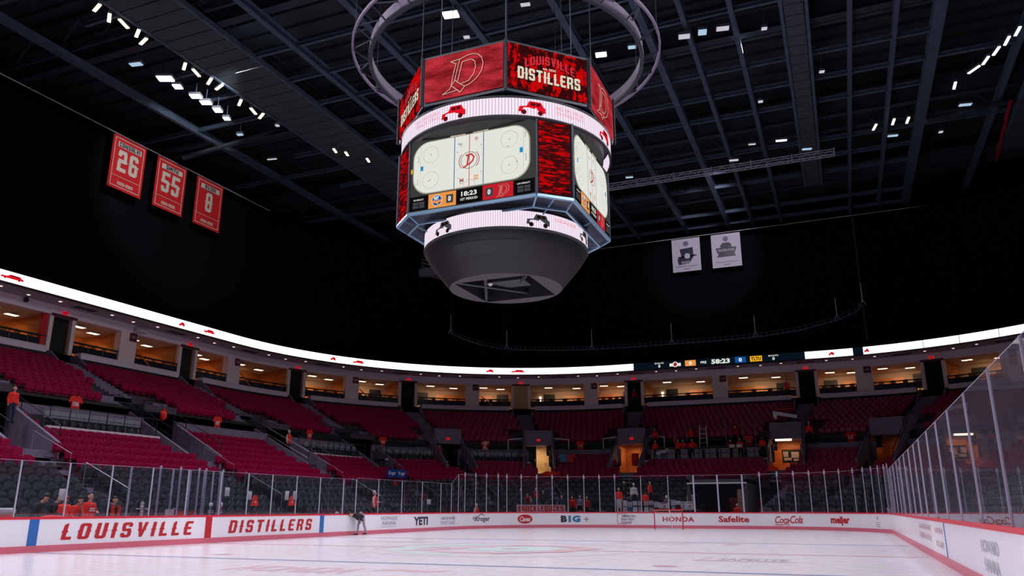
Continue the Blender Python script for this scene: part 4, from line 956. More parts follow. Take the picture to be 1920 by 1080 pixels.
n, t = NT(58.3); p = RP(58.3, AIS, 4.6, .9); root = thing('added_black_panel', 'added black panel covering half of the pale lit central tunnel', 'door', tuple(p)); b = MB(); b.pbox(p-t*1.2, t*1.0, n*.08, Vector((0, 0, 2.25))); b.build('door_leaf', M['black'], root); b = MB(); b.box(p-t*.3-n*.04+Vector((0, 0, 1.0)), (.05, .08, .2)); b.build('handle', M['alu'], root)  # black panel added to make half of the tunnel mouth dark
# small round downlights and dark vents in the soffit
k = 0
for i in range(58):
    s = -1+i*2.1
    R = lerpR(RIB, LED, .45 if i % 2 else .62); n, t = NT(s); p = RP(s, R, 14.5)
    if i % 4 == 2:
        k += 1; root = thing('soffit_vent', f'dark rectangular vent in the suite soffit, {ordw(k)} from the bench end', 'vent', tuple(p), 'vents in the suite soffit')
        b = MB(); b.pbox(p-t*.8-n*.25, t*1.6, n*.5, Vector((0, 0, .03))); b.build('grille', M['black'], root)
    else:
        root = thing('downlight', f'small round glowing downlight in the suite soffit, {ordw(i+1-k)} from the bench end', 'downlight', tuple(p), 'downlights in the suite soffit')
        b = MB(); b.lathe([(.0, 0), (.11, 0), (.11, .02)], p-Vector((0, 0, .01)), 10); b.build('lens', M['e_down'], root); b = MB(); b.lathe([(.11, 0), (.15, 0), (.15, .04)], p, 10); b.build('trim_ring', M['white'], root)
# pictures and the red column in the suite nearest the bench end
p = RP(8.2, LED, 12.3, 4.5); n, t = NT(8.2)
for j, (d, m, l) in enumerate(((-1.6, 'paper', 'pale framed picture on the wood wall of the bench end suite'), (-.7, 'ink', 'black framed picture with white letter A on the wood wall'), (.3, 'suite_wall', 'tan framed picture beside the black framed picture'))):
    root = thing('framed_picture', l, 'picture', tuple(p+t*d)); b = MB(); b.pbox(p+t*(d-.4), t*.8, n*.04, Vector((0, 0, .85))); b.build('frame', M['black'], root); b = MB(); b.pbox(p+t*(d-.36)-n*.01+Vector((0, 0, .04)), t*.72, n*.01, Vector((0, 0, .77))); b.build('print', M[m], root)
    if j == 1: b = MB(); put(b, text_geo('A', .04), plane_fn(p+t*d-n*.02+Vector((0, 0, .42)), t, (0, 0, 1), -n), .5, .6); b.build('lettering', M['white'], root)
p = RP(9.35, LED, 11.3, .1); b = MB(); b.pbox(p-t*.18, t*.36, n*.3, Vector((0, 0, 2.5))); tag(b.build('red_column', M['red'], loc=tuple(p)), 'red painted column at the edge of the bench end suite', 'column')
# service tunnel at the far end
a, c = TUN; xa = RP(a, GRF, 0).x; xc = RP(c, GRF, 0).x; y0 = RP((a+c)/2, GRF, 0).y
b = MB(); b.pbox((xa-.2, y0, 0), (.2, 0, 0), (0, 8, 0), (0, 0, 3.6)); b.pbox((xc, y0, 0), (.2, 0, 0), (0, 8, 0), (0, 0, 3.6)); b.pbox((xa, y0+8, 0), (xc-xa, 0, 0), (0, .2, 0), (0, 0, 3.6)); b.pbox((xa-.2, y0, 3.05), (xc-xa+.4, 0, 0), (0, 8.2, 0), (0, 0, .25))
struct(b.build('wall_service_tunnel', M['riser']))
b = MB(); b.pbox((xa-.2, y0-.06, 2.98), (xc-xa+.4, 0, 0), (0, .06, 0), (0, 0, .1)); o = struct(b.build('trim_4', M['lav']))
b = MB(); b.pbox((xc-.55, y0+.5, 0), (.5, 0, 0), (0, .1, 0), (0, 0, 2.6)); tag(b.build('lit_tone_strip', M['suite_wall'], loc=(xc-.3, y0+.5, 0)), 'pale strip toned as lit wall inside the service tunnel', 'panel')  # pale panel whose tone stands for light on the tunnel wall
for j in range(3):
    x = xa+2.0+.9*j; b = MB(); b.pbox((x, y0+5, 0), (.7, 0, 0), (0, .1, 0), (0, 0, 2.1)); tag(b.build('tunnel_banner', M[('wine', 'dred', 'wine')[j]], loc=(x+.35, y0+5, 0)), f'{("wine", "dark red", "wine")[j]} hanging strip deep in the service tunnel, {ordw(j+1)} across', 'banner')
area('tunnel_lamp', (xa+2.6, y0+4, 2.95), (xa+2.6, y0+4, 0), 1, 1, 7, (.9, 1.0, .8), 170)
# blue sponsor sign and small red sign in the first corner
s = 30.7; n, t = NT(s); q = RP(s, GRT, 3.55, -.3); root = thing('sponsor_sign', 'long blue sign with white cursive words at the first corner', 'sign', tuple(q))
b = MB(); b.pbox(q-t*1.1, t*2.2, n*.06, Vector((0, 0, .62))); b.build('sign_panel', M['sponsorblue'], root)
b = MB(); fn = plane_fn(q-n*.01+Vector((0, 0, .31)), t, (0, 0, 1), -n)
for dx in (-.55, .55): put(b, text_geo('Kroger', .015, 1, .15), fn, .8, .36, dx, 0)
b.build('lettering', M['white'], root)
p = atX(741, 906, -20.0); b = MB(); b.box(p, (.05, .5, .3)); tag(b.build('small_red_sign', M['red'], loc=tuple(p)), 'small red sign below the long blue sign', 'sign')

# ================================================================== THE HANGING SCOREBOARD
J = thing('hanging_scoreboard', 'large eight sided video scoreboard hanging on cables above centre ice', 'scoreboard', (0, 0, 9.1))
M['jnavy'] = mat('scoreboard_navy', (0.012, 0.022, 0.05), 0.45); M['jblack'] = mat('scoreboard_shell', (0.007, 0.007, 0.009), 0.5, noise=.1); M['jedge'] = mat('scoreboard_edge', (0.22, 0.36, 0.50), 0.35, metal=.4)
M['junder'] = mat('scoreboard_underside', (0.04, 0.034, 0.04), 0.7); M['jpatch'] = mat('scoreboard_patch', (0.018, 0.018, 0.022), 0.55)
oct_ = lambda R, k: Vector((R*math.cos(math.radians(-67.5+45*k)), R*math.sin(math.radians(-67.5+45*k)), 0))
b = MB()
P = [oct_(4.16, k) for k in range(8)]; b.prism([p+Vector((0, 0, 15.0)) for p in P], (0, 0, 1.95)); b.build('upper_housing', M['jnavy'], J)
def face_fn(a, c, z, d=.0):
    r = (c-a).normalized(); n = Vector((r.y, -r.x, 0)); return plane_fn(Vector((a.x, a.y, z)), r, (0, 0, 1), n, d), (c-a).length
def D_logo(q, f, w_, h):
    """the outlined slanted D, from its strokes in panel fractions"""
    Z = lambda pts: [(((x-295)/720)*w_, ((675-150*(x-295)/720-y)/(403+22*(x-295)/720))*h) for x, y in pts]
    lw = .019*h/1.7
    stroke(q, f, Z([(540, 292), (625, 265), (700, 226), (750, 212), (795, 218), (828, 248), (842, 300), (832, 365), (800, 425), (760, 470), (715, 505), (675, 525)]), lw)
    stroke(q, f, Z([(585, 470), (675, 525), (635, 580), (550, 520)]), lw, True)
    stroke(q, f, Z([(540, 292), (590, 310), (565, 420), (550, 520), (535, 555), (470, 605), (600, 562)]), lw)
    stroke(q, f, Z([(625, 265), (600, 380), (582, 468)]), lw)
    stroke(q, f, Z([(650, 290), (735, 265), (765, 285), (775, 335), (755, 410), (710, 470), (645, 497)]), lw); stroke(q, f, Z([(650, 290), (628, 390), (610, 472)]), lw)
for k in range(8):
    a, c = oct_(4.22, k), oct_(4.22, k+1); i0 = .035; A = a.lerp(c, i0); C_ = a.lerp(c, 1-i0)
    f, w_ = face_fn(A, C_, 15.14); h = 1.70
    b = MB(); nrm = Vector(((C_-A).normalized().y, -(C_-A).normalized().x, 0)); b.prism([f(0, 0), f(w_, 0), f(w_, h), f(0, h)], nrm*-.05)
    if k % 2 == 0:
        s_ = b.build('upper_screen', M['grunge'], J); s_['label'] = 'red grunge screen with team wordmark'
        f2, _ = face_fn(A, C_, 15.14, .012); f3, _ = face_fn(A, C_, 15.14, .02)
        q = MB(); put(q, block_geo('DISTILLERS', .9), f2, w_*.80, h*.27, w_*.51+.02, h*.36-.025); put(q, arch(block_geo('LOUISVILLE', 1.0), .75), f2, w_*.64, h*.20, w_*.52+.02, h*.60-.025); q.build('lettering_shadow', M['s_shadow'], s_)
        q = MB(); put(q, block_geo('DISTILLERS', .9), f3, w_*.80, h*.27, w_*.51, h*.36); q.build('wordmark_lettering', M['s_cream'], s_)
        q = MB(); put(q, arch(block_geo('LOUISVILLE', 1.0), .75), f3, w_*.64, h*.20, w_*.52, h*.60); q.build('arched_lettering', M['s_textred'], s_)
        q = MB(); put(q, text_geo('est. 2025', .02), f3, w_*.17, h*.055, w_*.51, h*.56); q.build('small_lettering', M['s_cream'], s_)
    else:
        s_ = b.build('upper_screen', M['jersey'], J); s_['label'] = 'red jersey cloth screen with outlined letter'
        f2, _ = face_fn(A, C_, 15.14, .012); f3, _ = face_fn(A, C_, 15.14, .02)
        q = MB(); D_logo(q, lambda x, y: f2(x+.03, y-.03), w_, h); q.build('logo_shadow', M['s_shadow'], s_)
        q = MB(); D_logo(q, f3, w_, h); q.build('logo_outline', M['s_cream'], s_)
for k in range(8): b = MB(); p = oct_(4.24, k); b.tube(p+Vector((0, 0, 15.0)), p+Vector((0, 0, 16.95)), .05); b.build('corner_post', M['black'], J)
# round LED ribbons
def cyl(R, d=0.0):
    def mk(th0):
        return lambda x, y, z=0.0: Vector(((R+d+z)*math.cos(th0+x/R), (R+d+z)*math.sin(th0+x/R), y))
    return mk
def ang_at(x, R, z):
    best = None
    for i in range(400):
        t = -PI+PI*i/399*1.35; p = (R*math.cos(t), R*math.sin(t), z); n_ = Vector((math.cos(t), math.sin(t), 0))
        if n_.dot(CAM_C-Vector(p)) <= 0: continue
        e = abs(pix(p)[0]-x)
        if best is None or e < best[0]: best = (e, t)
    return best[1]
def van(q, f, cx, cy, w_, h, mi=0, wm=1):
    P = [(-.5, -.3), (.5, -.3), (.5, .05), (.42, .12), (.34, .42), (-.1, .46), (-.2, .12), (-.46, .06)]
    q.face([f(cx+x*w_, cy+y*h) for x, y in P], mi)
    for x in (-.3, .3): disc(q, lambda a, c: f(a, c, .004), cx+x*w_, cy-.32*h, h*.17, 12, wm)
    for x0, x1 in ((-.06, .12), (.15, .30)): rect(q, lambda a, c: f(a, c, .004), cx+x0*w_, cy+.14*h, cx+x1*w_, cy+.36*h, wm)
def ribbon(R, z0, z1, nm, cars, texts, carm):
    b = MB(); b.lathe([(R, z0), (R, z1)], (0, 0, 0), 96); r_ = b.build(nm, M['ledstripe'], J)
    b = MB(); b.lathe([(R-.06, z0-.1), (R+.02, z0-.06), (R+.02, z0)], (0, 0, 0), 64); b.lathe([(R+.02, z1), (R+.02, z1+.08), (R-.3, z1+.1)], (0, 0, 0), 64); b.build('ribbon_trim', M['black'], J)
    h = z1-z0
    for x in cars:
        f = cyl(R, .012)(ang_at(x, R, (z0+z1)/2)); q = MB(); van(q, f, 0, (z0+z1)/2-.02, h*1.5, h*.85); q.build('car_image', carm, r_)
    for x, t in texts:
        f = cyl(R, .012)(ang_at(x, R, (z0+z1)/2)); q = MB()
        for j, row in enumerate(t): put(q, text_geo(row, .01), f, h*1.9, h*.2, 0, z1-h*(.3+.28*j))
        q.build('text_image', M['s_txt'], r_)
    return r_
ribbon(4.03, 14.14, 14.78, 'upper_led_ribbon', (849, 997, 1133), ((800, ('HOLIDAY DEALS', 'SINCE 1952')), (1070, ('BIG ON VALUE', 'LOUISVILLE AUTO'))), [M['s_car'], M['s_cardark']])
ribbon(3.05, 10.50, 11.08, 'lower_led_ribbon', (830, 1010, 1095), ((1062, ('DEALER',)),), [M['s_grey'], M['s_shadow']])
b = MB(); b.lathe([(3.6, 15.0), (3.75, 14.8), (3.75, 14.1), (3.0, 14.0)], (0, 0, 0), 48); b.build('ribbon_drum', M['jblack'], J)
# main video box
AX, AY, WX, WY, Z0, Z1 = 3.40, 3.14, 2.42, 2.23, 11.40, 14.12
cor = [Vector(p) for p in ((-WX, -AY, 0), (WX, -AY, 0), (AX, -WY, 0), (AX, WY, 0), (WX, AY, 0), (-WX, AY, 0), (-AX, WY, 0), (-AX, -WY, 0))]
b = MB(); b.prism([p*.985+Vector((0, 0, Z0-.06)) for p in cor], (0, 0, Z1-Z0+.1)); b.build('screen_housing', M['jnavy'], J)
b = MB()
for i in range(8):
    p, q = cor[i], cor[(i+1) % 8]
    b.tube(p*1.0+Vector((0, 0, Z0-.09)), q*1.0+Vector((0, 0, Z0-.09)), .07, n=4); b.tube(p*.9+Vector((0, 0, Z0-.35)), q*.9+Vector((0, 0, Z0-.35)), .05, n=4)
    b.tube(p+Vector((0, 0, Z0-.09)), p*.9+Vector((0, 0, Z0-.35)), .04, n=4)
    m_ = (p+q)/2; b.tube(m_*.98+Vector((0, 0, Z0-.1)), m_*.75+Vector((0, 0, Z0-.4)), .03, n=4)
b.build('bottom_frame', M['jedge'], J)
b = MB()
for i in range(8): b.tube(cor[i]*1.004+Vector((0, 0, Z0-.05)), cor[i]*1.004+Vector((0, 0, Z1)), .045, n=6)
b.build('corner_trim', M['jnavy'], J)
def rink_screen(A, C_):
    f, w_ = face_fn(A, C_, Z0); h = Z1-Z0; r = (C_-A).normalized(); nrm = Vector((r.y, -r.x, 0))
    L = lambda d: (lambda u, v: face_fn(A, C_, Z0, d)[0](u*w_, v*h))
    b = MB(); b.prism([f(0, 0), f(w_, 0), f(w_, h), f(0, h)], nrm*-.04); S_ = b.build('main_screen', M['s_rinkgrey'], J)
    asp = w_/h
    def part(nm, m, d, fn): q = MB(); fn(q, L(d*2.5-.012)); q.build(nm, m, S_)
    def rr(q, g, x0, y0, x1, y1, rad): q.face([g(x/w_, y/h) for x, y in rrect_pts(x0*w_, y0*h, x1*w_, y1*h, rad*w_, 8)])
    part('rink_surround', M['s_tan'], .006, lambda q, g: rr(q, g, .018, .215, .967, .957, .135))
    part('rink_ice', M['s_white'], .010, lambda q, g: rr(q, g, .027, .228, .958, .945, .13))
    def pinks(q, g):
        for cx, cy in ((.17, .76), (.17, .40), (.806, .774), (.806, .42)): annulus(q, g, cx, cy, .064, .068, 30, asp=asp)
        for x in (.082, .915): rect(q, g, x, .27, x+.003, .90)
        annulus(q, g, .49, .235, .045, .049, 16, asp=asp, t0=0, t1=PI)
    part('rink_circles', M['s_pink'], .013, pinks)
    def blues(q, g):
        for x in (.367, .602): rect(q, g, x-.003, .228, x+.003, .945)
        put(q, text_geo('Pilot', .02), lambda x, y: g(.415+x, .83+y), .035, .03); put(q, text_geo('Perrino', .01), lambda x, y: g(.068+x, .68+y), .11, .028, rot=PI/2) if 0 else None
    part('rink_blue_lines', M['s_blue'], .013, blues)
    def reds(q, g):
        rect(q, g, .486, .228, .492, .945); 
        for cx, cy in ((.17, .76), (.17, .40), (.806, .774), (.806, .42), (.39, .72), (.40, .36), (.585, .77), (.585, .40), (.42, .80)): disc(q, g, cx, cy, .0045, 8, ry=.0045*asp)
        annulus(q, g, .545, .875, .010, .014, 14, asp=asp*.7); annulus(q, g, .545, .875, .003, .006, 10, asp=asp*1.2); put(q, text_geo('TOYO', .02), lambda x, y: g(.545+x, .845+y), .03, .014)
        rect(q, g, .412, .295, .420, .345); rect(q, g, .436, .295, .444, .345)
        for t0, t1 in ((2.4, 3.9), (-.8, .8)): annulus(q, g, .487, .585, .078, .084, 10, asp=asp, t0=t0, t1=t1)
    part('rink_red_marks', M['s_logored'], .014, reds)
    part('centre_ring', M['s_tan'], .0145, lambda q, g: annulus(q, g, .487, .585, .062, .069, 36, asp=asp))
    def dl(q, g): D = lambda x, y: g(.487+x*.5-.055, .585+(y-.5)*.32); D_logo(q, lambda x, y: g(.487+(x-.53)*.16, .585+(y-.5)*.27), 1, 1)
    def dfill(q, g):
        F = lambda x, y: g(.487+(x-.5)*.10, .585+(y-.5)*.17)
        stroke(q, F, [(.28, .9), (.45, .9), (.35, .1), (.05, -.05)], .13); stroke(q, F, [(.3, .92), (.7, .95), (.9, .7), (.8, .4), (.55, .18), (.4, .16)], .13)
    part('centre_letter', M['s_logored'], .015, dfill)
    part('goal_crease', M['s_cyan'], .0145, lambda q, g: (rect(q, g, .085, .548, .108, .612), rect(q, g, .887, .562, .912, .632)))
    part('rink_sponsor', M['s_orange'], .0145, lambda q, g: (put(q, text_geo('DN', .06), lambda x, y: g(.545+x, .352+y), .035, .035), put(q, text_geo('KN', .06), lambda x, y: g(.545+x, .312+y), .035, .035)))
    def darks(q, g):
        put(q, text_geo('WB', .05), lambda x, y: g(.428+x, .318+y), .016, .04); put(q, text_geo('Bowl', .02), lambda x, y: g(.428+x, .278+y), .025, .014)
        for cx, cy in ((.155, .39), (.797, .68), (.865, .45)): disc(q, g, cx, cy, .004, 8, ry=.007)
        for cx, cy, t in ((.930, .80, 'Verlander'), (.935, .49, 'Sentinel'), (.062, .40, 'Sport')): put(q, text_geo(t, .02), lambda x, y: g(cx+x, cy+y), .012, .001) if 0 else put(q, text_geo(t, .01), lambda x, y: g(cx-y/asp, cy+x*asp*.9), .055, .016)
        put(q, text_geo('Perrino', .01), lambda x, y: g(.066-y/asp, .72+x*asp*.9), .055, .016)
    part('rink_lettering', M['s_shadow'], .0145, darks)
    part('bench_strip', M['s_cream'], .012, lambda q, g: (rect(q, g, .33, .957, .455, .975), rect(q, g, .515, .957, .64, .975)))
    part('stand_patch', M['s_yellow'], .011, lambda q, g: rect(q, g, .002, .53, .016, .59))
    # score strip
    part('score_strip', M['s_black'], .012, lambda q, g: rect(q, g, 0, 0, 1, .197))
    part('visitor_block', M['s_orange'], .016, lambda q, g: rect(q, g, .160, 0, .387, .197))
    part('home_block', M['s_red'], .016, lambda q, g: rect(q, g, .600, 0, .838, .197))
    def boxes(q, g):
        rect(q, g, .308, .04, .365, .155); rect(q, g, .622, .04, .682, .155)
        for x0 in (.030, .870):
            for i in range(2):
                for j in range(2): rect(q, g, x0+.052*i, .03+.045*j, x0+.046+.052*i, .068+.045*j)
    part('score_boxes', M['s_grey'], .019, boxes)
    def wt(q, g):
        for cx in (.336, .652): put(q, text_geo('0', .05), lambda x, y: g(cx+x, .097+y), .024, .072)
        put(q, text_geo('18:23', .03), lambda x, y: g(.493+x, .128+y), .125, .065); put(q, text_geo('1ST PERIOD', .02), lambda x, y: g(.493+x, .055+y), .138, .034)
        put(q, text_geo('PIA PENALTY', .02), lambda x, y: g(.079+x, .142+y), .085, .022); put(q, text_geo('LOU PENALTY', .02), lambda x, y: g(.919+x, .142+y), .10, .022)
        annulus(q, g, .232, .098, .040, .044, 28, asp=asp); put(q, text_geo('NY', .07), lambda x, y: g(.230+x, .128+y), .042, .055)
    part('score_lettering', M['s_white'], .024, wt)
    part('visitor_emblem', M['s_blue'], .020, lambda q, g: disc(q, g, .232, .098, .040, 28, ry=.040*asp))
    part('visitor_emblem_band', M['s_orange'], .022, lambda q, g: (stroke(q, g, [(.200, .085), (.232, .075), (.262, .090)], .03), stroke(q, g, [(.225, .075), (.24, .045)], .012)))
    part('home_emblem', M['s_tan'], .020, lambda q, g: D_logo(q, lambda x, y: g(.762+(x-.53)*.17, .098+(y-.5)*.21), 1, .55) if 0 else D_logo(q, lambda x, y: g(.762+(x-.53)*.19, .098+(y/1.7-.5)*.20), 1, 1.7))
for i in range(8):
    p, q = cor[i], cor[(i+1) % 8]
    if i % 2 == 0: rink_screen(p.lerp(q, .012)*1.004, p.lerp(q, .988)*1.004)
    else:
        A = p.lerp(q, .08)*1.003; C_ = p.lerp(q, .92)*1.003; f, w_ = face_fn(A, C_, Z0+.03)
        r = (C_-A).normalized(); nrm = Vector((r.y, -r.x, 0)); b = MB(); b.prism([f(0, 0), f(w_, 0), f(w_, 2.66), f(0, 2.66)], nrm*-.04)
        o = b.build('corner_screen', M['grungeh'], J); o['label'] = 'narrow brushed red screen'
# lower bowl
prof = [(3.03, 10.46), (2.98, 10.30), (2.84, 10.08), (2.62, 9.79), (2.35, 9.46), (2.08, 9.13)]
b = MB(); b.lathe(prof, (0, 0, 0), 64); b.build('lower_bowl', M['jblack'], J, smooth=True)
b = MB(); b.lathe([(2.93, 10.08), (2.80, 9.83), (2.76, 9.80), (2.68, 9.70), (2.67, 9.72)], (0, 0, 0), 20, 0, math.radians(-102), math.radians(-45), False)
b = MB(); b.lathe([(2.875, 10.10), (2.60, 9.73)], (0, 0, 0), 20, 0, math.radians(-108), math.radians(-56), False); b.build('access_panel', M['jpatch'], J)
b = MB(); N = 64
for i in range(N):
    t0, t1 = 2*PI*i/N, 2*PI*(i+1)/N
    def sq(t, hs=1.43):
        c_, s_ = math.cos(t), math.sin(t); k = hs/max(abs(c_), abs(s_)); return Vector((k*c_, k*s_, 9.13))
    b.face([Vector((2.08*math.cos(t0), 2.08*math.sin(t0), 9.13)), Vector((2.08*math.cos(t1), 2.08*math.sin(t1), 9.13)), sq(t1), sq(t0)])
b.build('underside_rim', M['junder'], J)
b = MB(); hs = 1.43
for x0, y0, x1, y1 in ((-hs, -hs, hs, -hs), (hs, -hs, hs, hs), (hs, hs, -hs, hs), (-hs, hs, -hs, -hs)): b.face([(x0, y0, 9.13), (x1, y1, 9.13), (x1, y1, 10.3), (x0, y0, 10.3)])
b.face([(-hs, -hs, 10.3), (hs, -hs, 10.3), (hs, hs, 10.3), (-hs, hs, 10.3)]); b.build('underside_well', M['black'], J)
b = MB()
for a, c in (((-hs, -hs, 9.2), (.3, hs, 9.35)), ((-hs, hs, 9.2), (-.2, -hs, 9.35)), ((hs, -hs, 9.25), (.5, .2, 9.4))): b.tube(a, c, .07, n=5)
b.box((.1, .1, 9.6), (1.4, .9, .5)); b.build('underside_frame', M['black'], J)
b = MB(); b.ball((-.55, -.2, 9.38), .11); b.build('underside_lamp', M['lav'], J)
b = MB()
for k in (0, 1, 2, 3, 4, 5, 6, 7): p = oct_(3.4, k); b.tube(p+Vector((0, 0, 16.9)), p*1.0+Vector((0, 0, 30)), .018, n=5)
b.build('hanging_cable', M['steel'], J)
b = MB()
for x in (-.6, .0, .5): b.tube((x, -2.2, 16.9), (x, -2.2, 18.0), .05); b.tube((x-.2, -2.2, 17.5), (x+.35, -2.2, 17.9), .04)
b.build('hoist_motor', M['lav'], J)
# the round truss above it
G = thing('round_truss', 'large circular lighting truss hanging above the scoreboard', 'truss', (0, 0, 18.4))
M['ringp'] = mat('mauve_ring_band', (0.22, 0.17, 0.28), 0.5)
b = MB(); b.lathe([(5.42, 18.3), (5.42, 18.75), (5.36, 18.75), (5.36, 18.3), (5.42, 18.3)], (0, 0, 0), 72); b.build('inner_band', M['ringp'], G)
b = MB(); b.lathe([(5.46, 18.2), (5.46, 18.3), (5.30, 18.3), (5.30, 18.2), (5.46, 18.2)], (0, 0, 0), 72); b.build('lower_chord', M['steel2'], G)
b = MB(); b.lathe([(6.12, 18.62), (6.12, 18.74), (6.04, 18.74), (6.04, 18.62), (6.12, 18.62)], (0, 0, 0), 72); b.build('outer_band', M['ringp'], G)
for i in range(24):
    t = 2*PI*i/24; c_, s_ = math.cos(t), math.sin(t); b = MB(); b.tube((5.42*c_, 5.42*s_, 18.25), (6.1*c_, 6.1*s_, 18.7), .035, n=5); t2 = t+PI/24; b.tube((5.42*math.cos(t2), 5.42*math.sin(t2), 18.7), (6.1*c_, 6.1*s_, 18.7), .03, n=5); b.build('strut', M['steel2'], G)
b = MB()
for i in range(8): t = 2*PI*i/8; b.tube((6.1*math.cos(t), 6.1*math.sin(t), 18.7), (6.1*math.cos(t), 6.1*math.sin(t), 30), .015, n=4)
b.build('hanging_cable', M['steel2'], G)

# ================================================================== ROOF STEEL, CATWALKS, LAMPS, BANNERS
def beam(p0, p1, w_, h, m='steel', nm='ceiling_beam'):
    p0 = Vector(p0); p1 = Vector(p1); d = (p1-p0).normalized(); s_ = d.cross(Vector((0, 0, 1))).normalized()
    b = MB()
    b.pbox(p0-s_*w_/2-Vector((0, 0, .03)), p1-p0, s_*w_, Vector((0, 0, .05))); b.pbox(p0-s_*.03, p1-p0, s_*.06, Vector((0, 0, h))); b.pbox(p0-s_*w_/2+Vector((0, 0, h)), p1-p0, s_*w_, Vector((0, 0, .05)))
    return struct(b.build(nm, M[m]))
for x, w_ in ((-34, .3), (-19.2, .4), (-13.5, .45), (-7.5, .4), (-2.2, .45), (2.2, .45), (4.6, .3), (7.4, .3), (14.0, .25), (16.6, .25), (19.0, .7), (24, .35), (30, .3), (36, .3)):
    beam((x, -28, 30), (x, 56, 30), w_, .5, 'steel')
for i in range(24):
    y = -24+3.45*i
    if i % 4 == 1: beam((-42, y, 30.6), (42, y, 30.6), .6, 1.5, 'steel2')
    else: beam((-30 if i % 3 else -42, y, 30.25), (18.8 if i % 3 else 40, y, 30.25), .2, .25, 'steel')
for i, y in enumerate((-10, 6, 22, 38)):                                   # deep cross trusses under the deck
    b = MB()
    for z in (31.0, 33.5): b.tube((-44, y, z), (44, y, z), .16, n=6)
    for k in range(22):
        x = -44+4*k; b.tube((x, y, 31.0), (x+2, y, 33.5), .09, n=5); b.tube((x+2, y, 33.5), (x+4, y, 31.0), .09, n=5)
    struct(b.build('ceiling_truss', M['steel2']))
for i, (y0, x0, x1) in enumerate(((-2, -36, -27), (18, -36, -27), (10, 19, 34), (34, 19, 36))):
    b = MB(); b.tube((x0, y0, 28.6), (x1, y0+4, 32), .2, n=6); struct(b.build('ceiling_brace', M['steel2']))
def catwalk(x0, x1, y0, y1, z, label):
    root = thing('catwalk', label, 'catwalk', ((x0+x1)/2, (y0+y1)/2, z))
    b = MB(); n = int((y1-y0)/1.15)
    for k in range(n): b.box(((x0+x1)/2, y0+(k+.5)*(y1-y0)/n, z), (x1-x0-.3, (y1-y0)/n-.08, .05))
    b.build('deck_panels', M['grate'], root)
    for x in (x0, x1): b = MB(); b.pbox((x-.1, y0, z-.1), (.2, 0, 0), (0, y1-y0, 0), (0, 0, .35)); b.build('side_beam', M['steel'], root)
    for x in (x0, x1):
        b = MB(); b.tube((x, y0, z+1.2), (x, y1, z+1.2), .03, n=5); b.tube((x, y0, z+.7), (x, y1, z+.7), .02, n=5)
        k = y0
        while k < y1: b.tube((x, k, z), (x, k, z+1.2), .02, n=5); k += 2.3
        b.build('guard_rail', M['steel2'], root)
M['grate'] = mat('catwalk_grate', (0.06, 0.075, 0.095), .7, noise=.2, nscale=3)
catwalk(-26.8, -22.6, -20, 44, 30.2, 'wide roof catwalk on the bench side carrying the floodlights')
catwalk(10.2, 11.6, -20, 46, 29.6, 'narrow ladder like roof catwalk running lengthwise past the scoreboard')
catwalk(25.2, 28.2, -16, 44, 29.6, 'roof catwalk on the near side carrying strip lamps')
# white truss
p0 = atY(1128, 356, 33); p1 = atY(1565, 292, 33); root = thing('lighting_truss', 'long pale box truss hanging in front of the far roof', 'truss', tuple(p0)); p1.z = p0.z
h = Vector((0, 0, .42)); b = MB(); b.tube(p0, p1, .035); b.tube(p0+h, p1+h, .035); b.tube(p0+Vector((0, .4, 0)), p1+Vector((0, .4, 0)), .03); b.tube(p0+h+Vector((0, .4, 0)), p1+h+Vector((0, .4, 0)), .03); b.build('chord', M['alu'], root)
b = MB(); n = 46
for k in range(n): a = p0.lerp(p1, k/n); c = p0.lerp(p1, (k+1)/n); b.tube(a+(h if k % 2 else h*0), c+(h*0 if k % 2 else h), .016, n=4); b.tube(a+Vector((0, .4*(k % 2), 0)), c+Vector((0, .4*((k+1) % 2), 0)), .016, n=4)
b.build('lacing', M['lav'], root)
b = MB()
for k in range(0, 7): a = p0.lerp(p1, k/6); b.box(a+h/2, (.07, .5, .52))
b.build('joint_plate', M['alu'], root)
b = MB()
for k in (0, 2, 4, 6): a = p0.lerp(p1, k/6); b.tube(a+h, Vector((a.x, a.y, 30.2)), .012, n=4)
b.build('hanging_cable', M['steel'], root)
# dark truss and panel behind the scoreboard on the bench side
a = atY(672, 458, 46); c = atY(850, 500, 46); root = thing('speaker_truss', 'dark horizontal truss half hidden behind the scoreboard', 'truss', tuple(a)); b = MB()
for k in range(5): d = Vector((0, 0, .42*k)); b.tube(a-d, c-d, .07, n=5)
for k in range(14): q = a.lerp(c, k/13); b.tube(q, q-Vector((0, 0, 1.7)), .05, n=5)
b.build('lattice', M['grey'], root)
p = atY(790, 512, 46); b = MB(); b.box(p, (3.6, .4, .9)); b.build('panel_box', M['grey'], root)
b = MB(); 
for k in range(4): q = a.lerp(c, k/3); b.tube(q, q+Vector((0, 0, 9)), .02, n=4)
b.build('hanging_cable', M['steel2'], root)
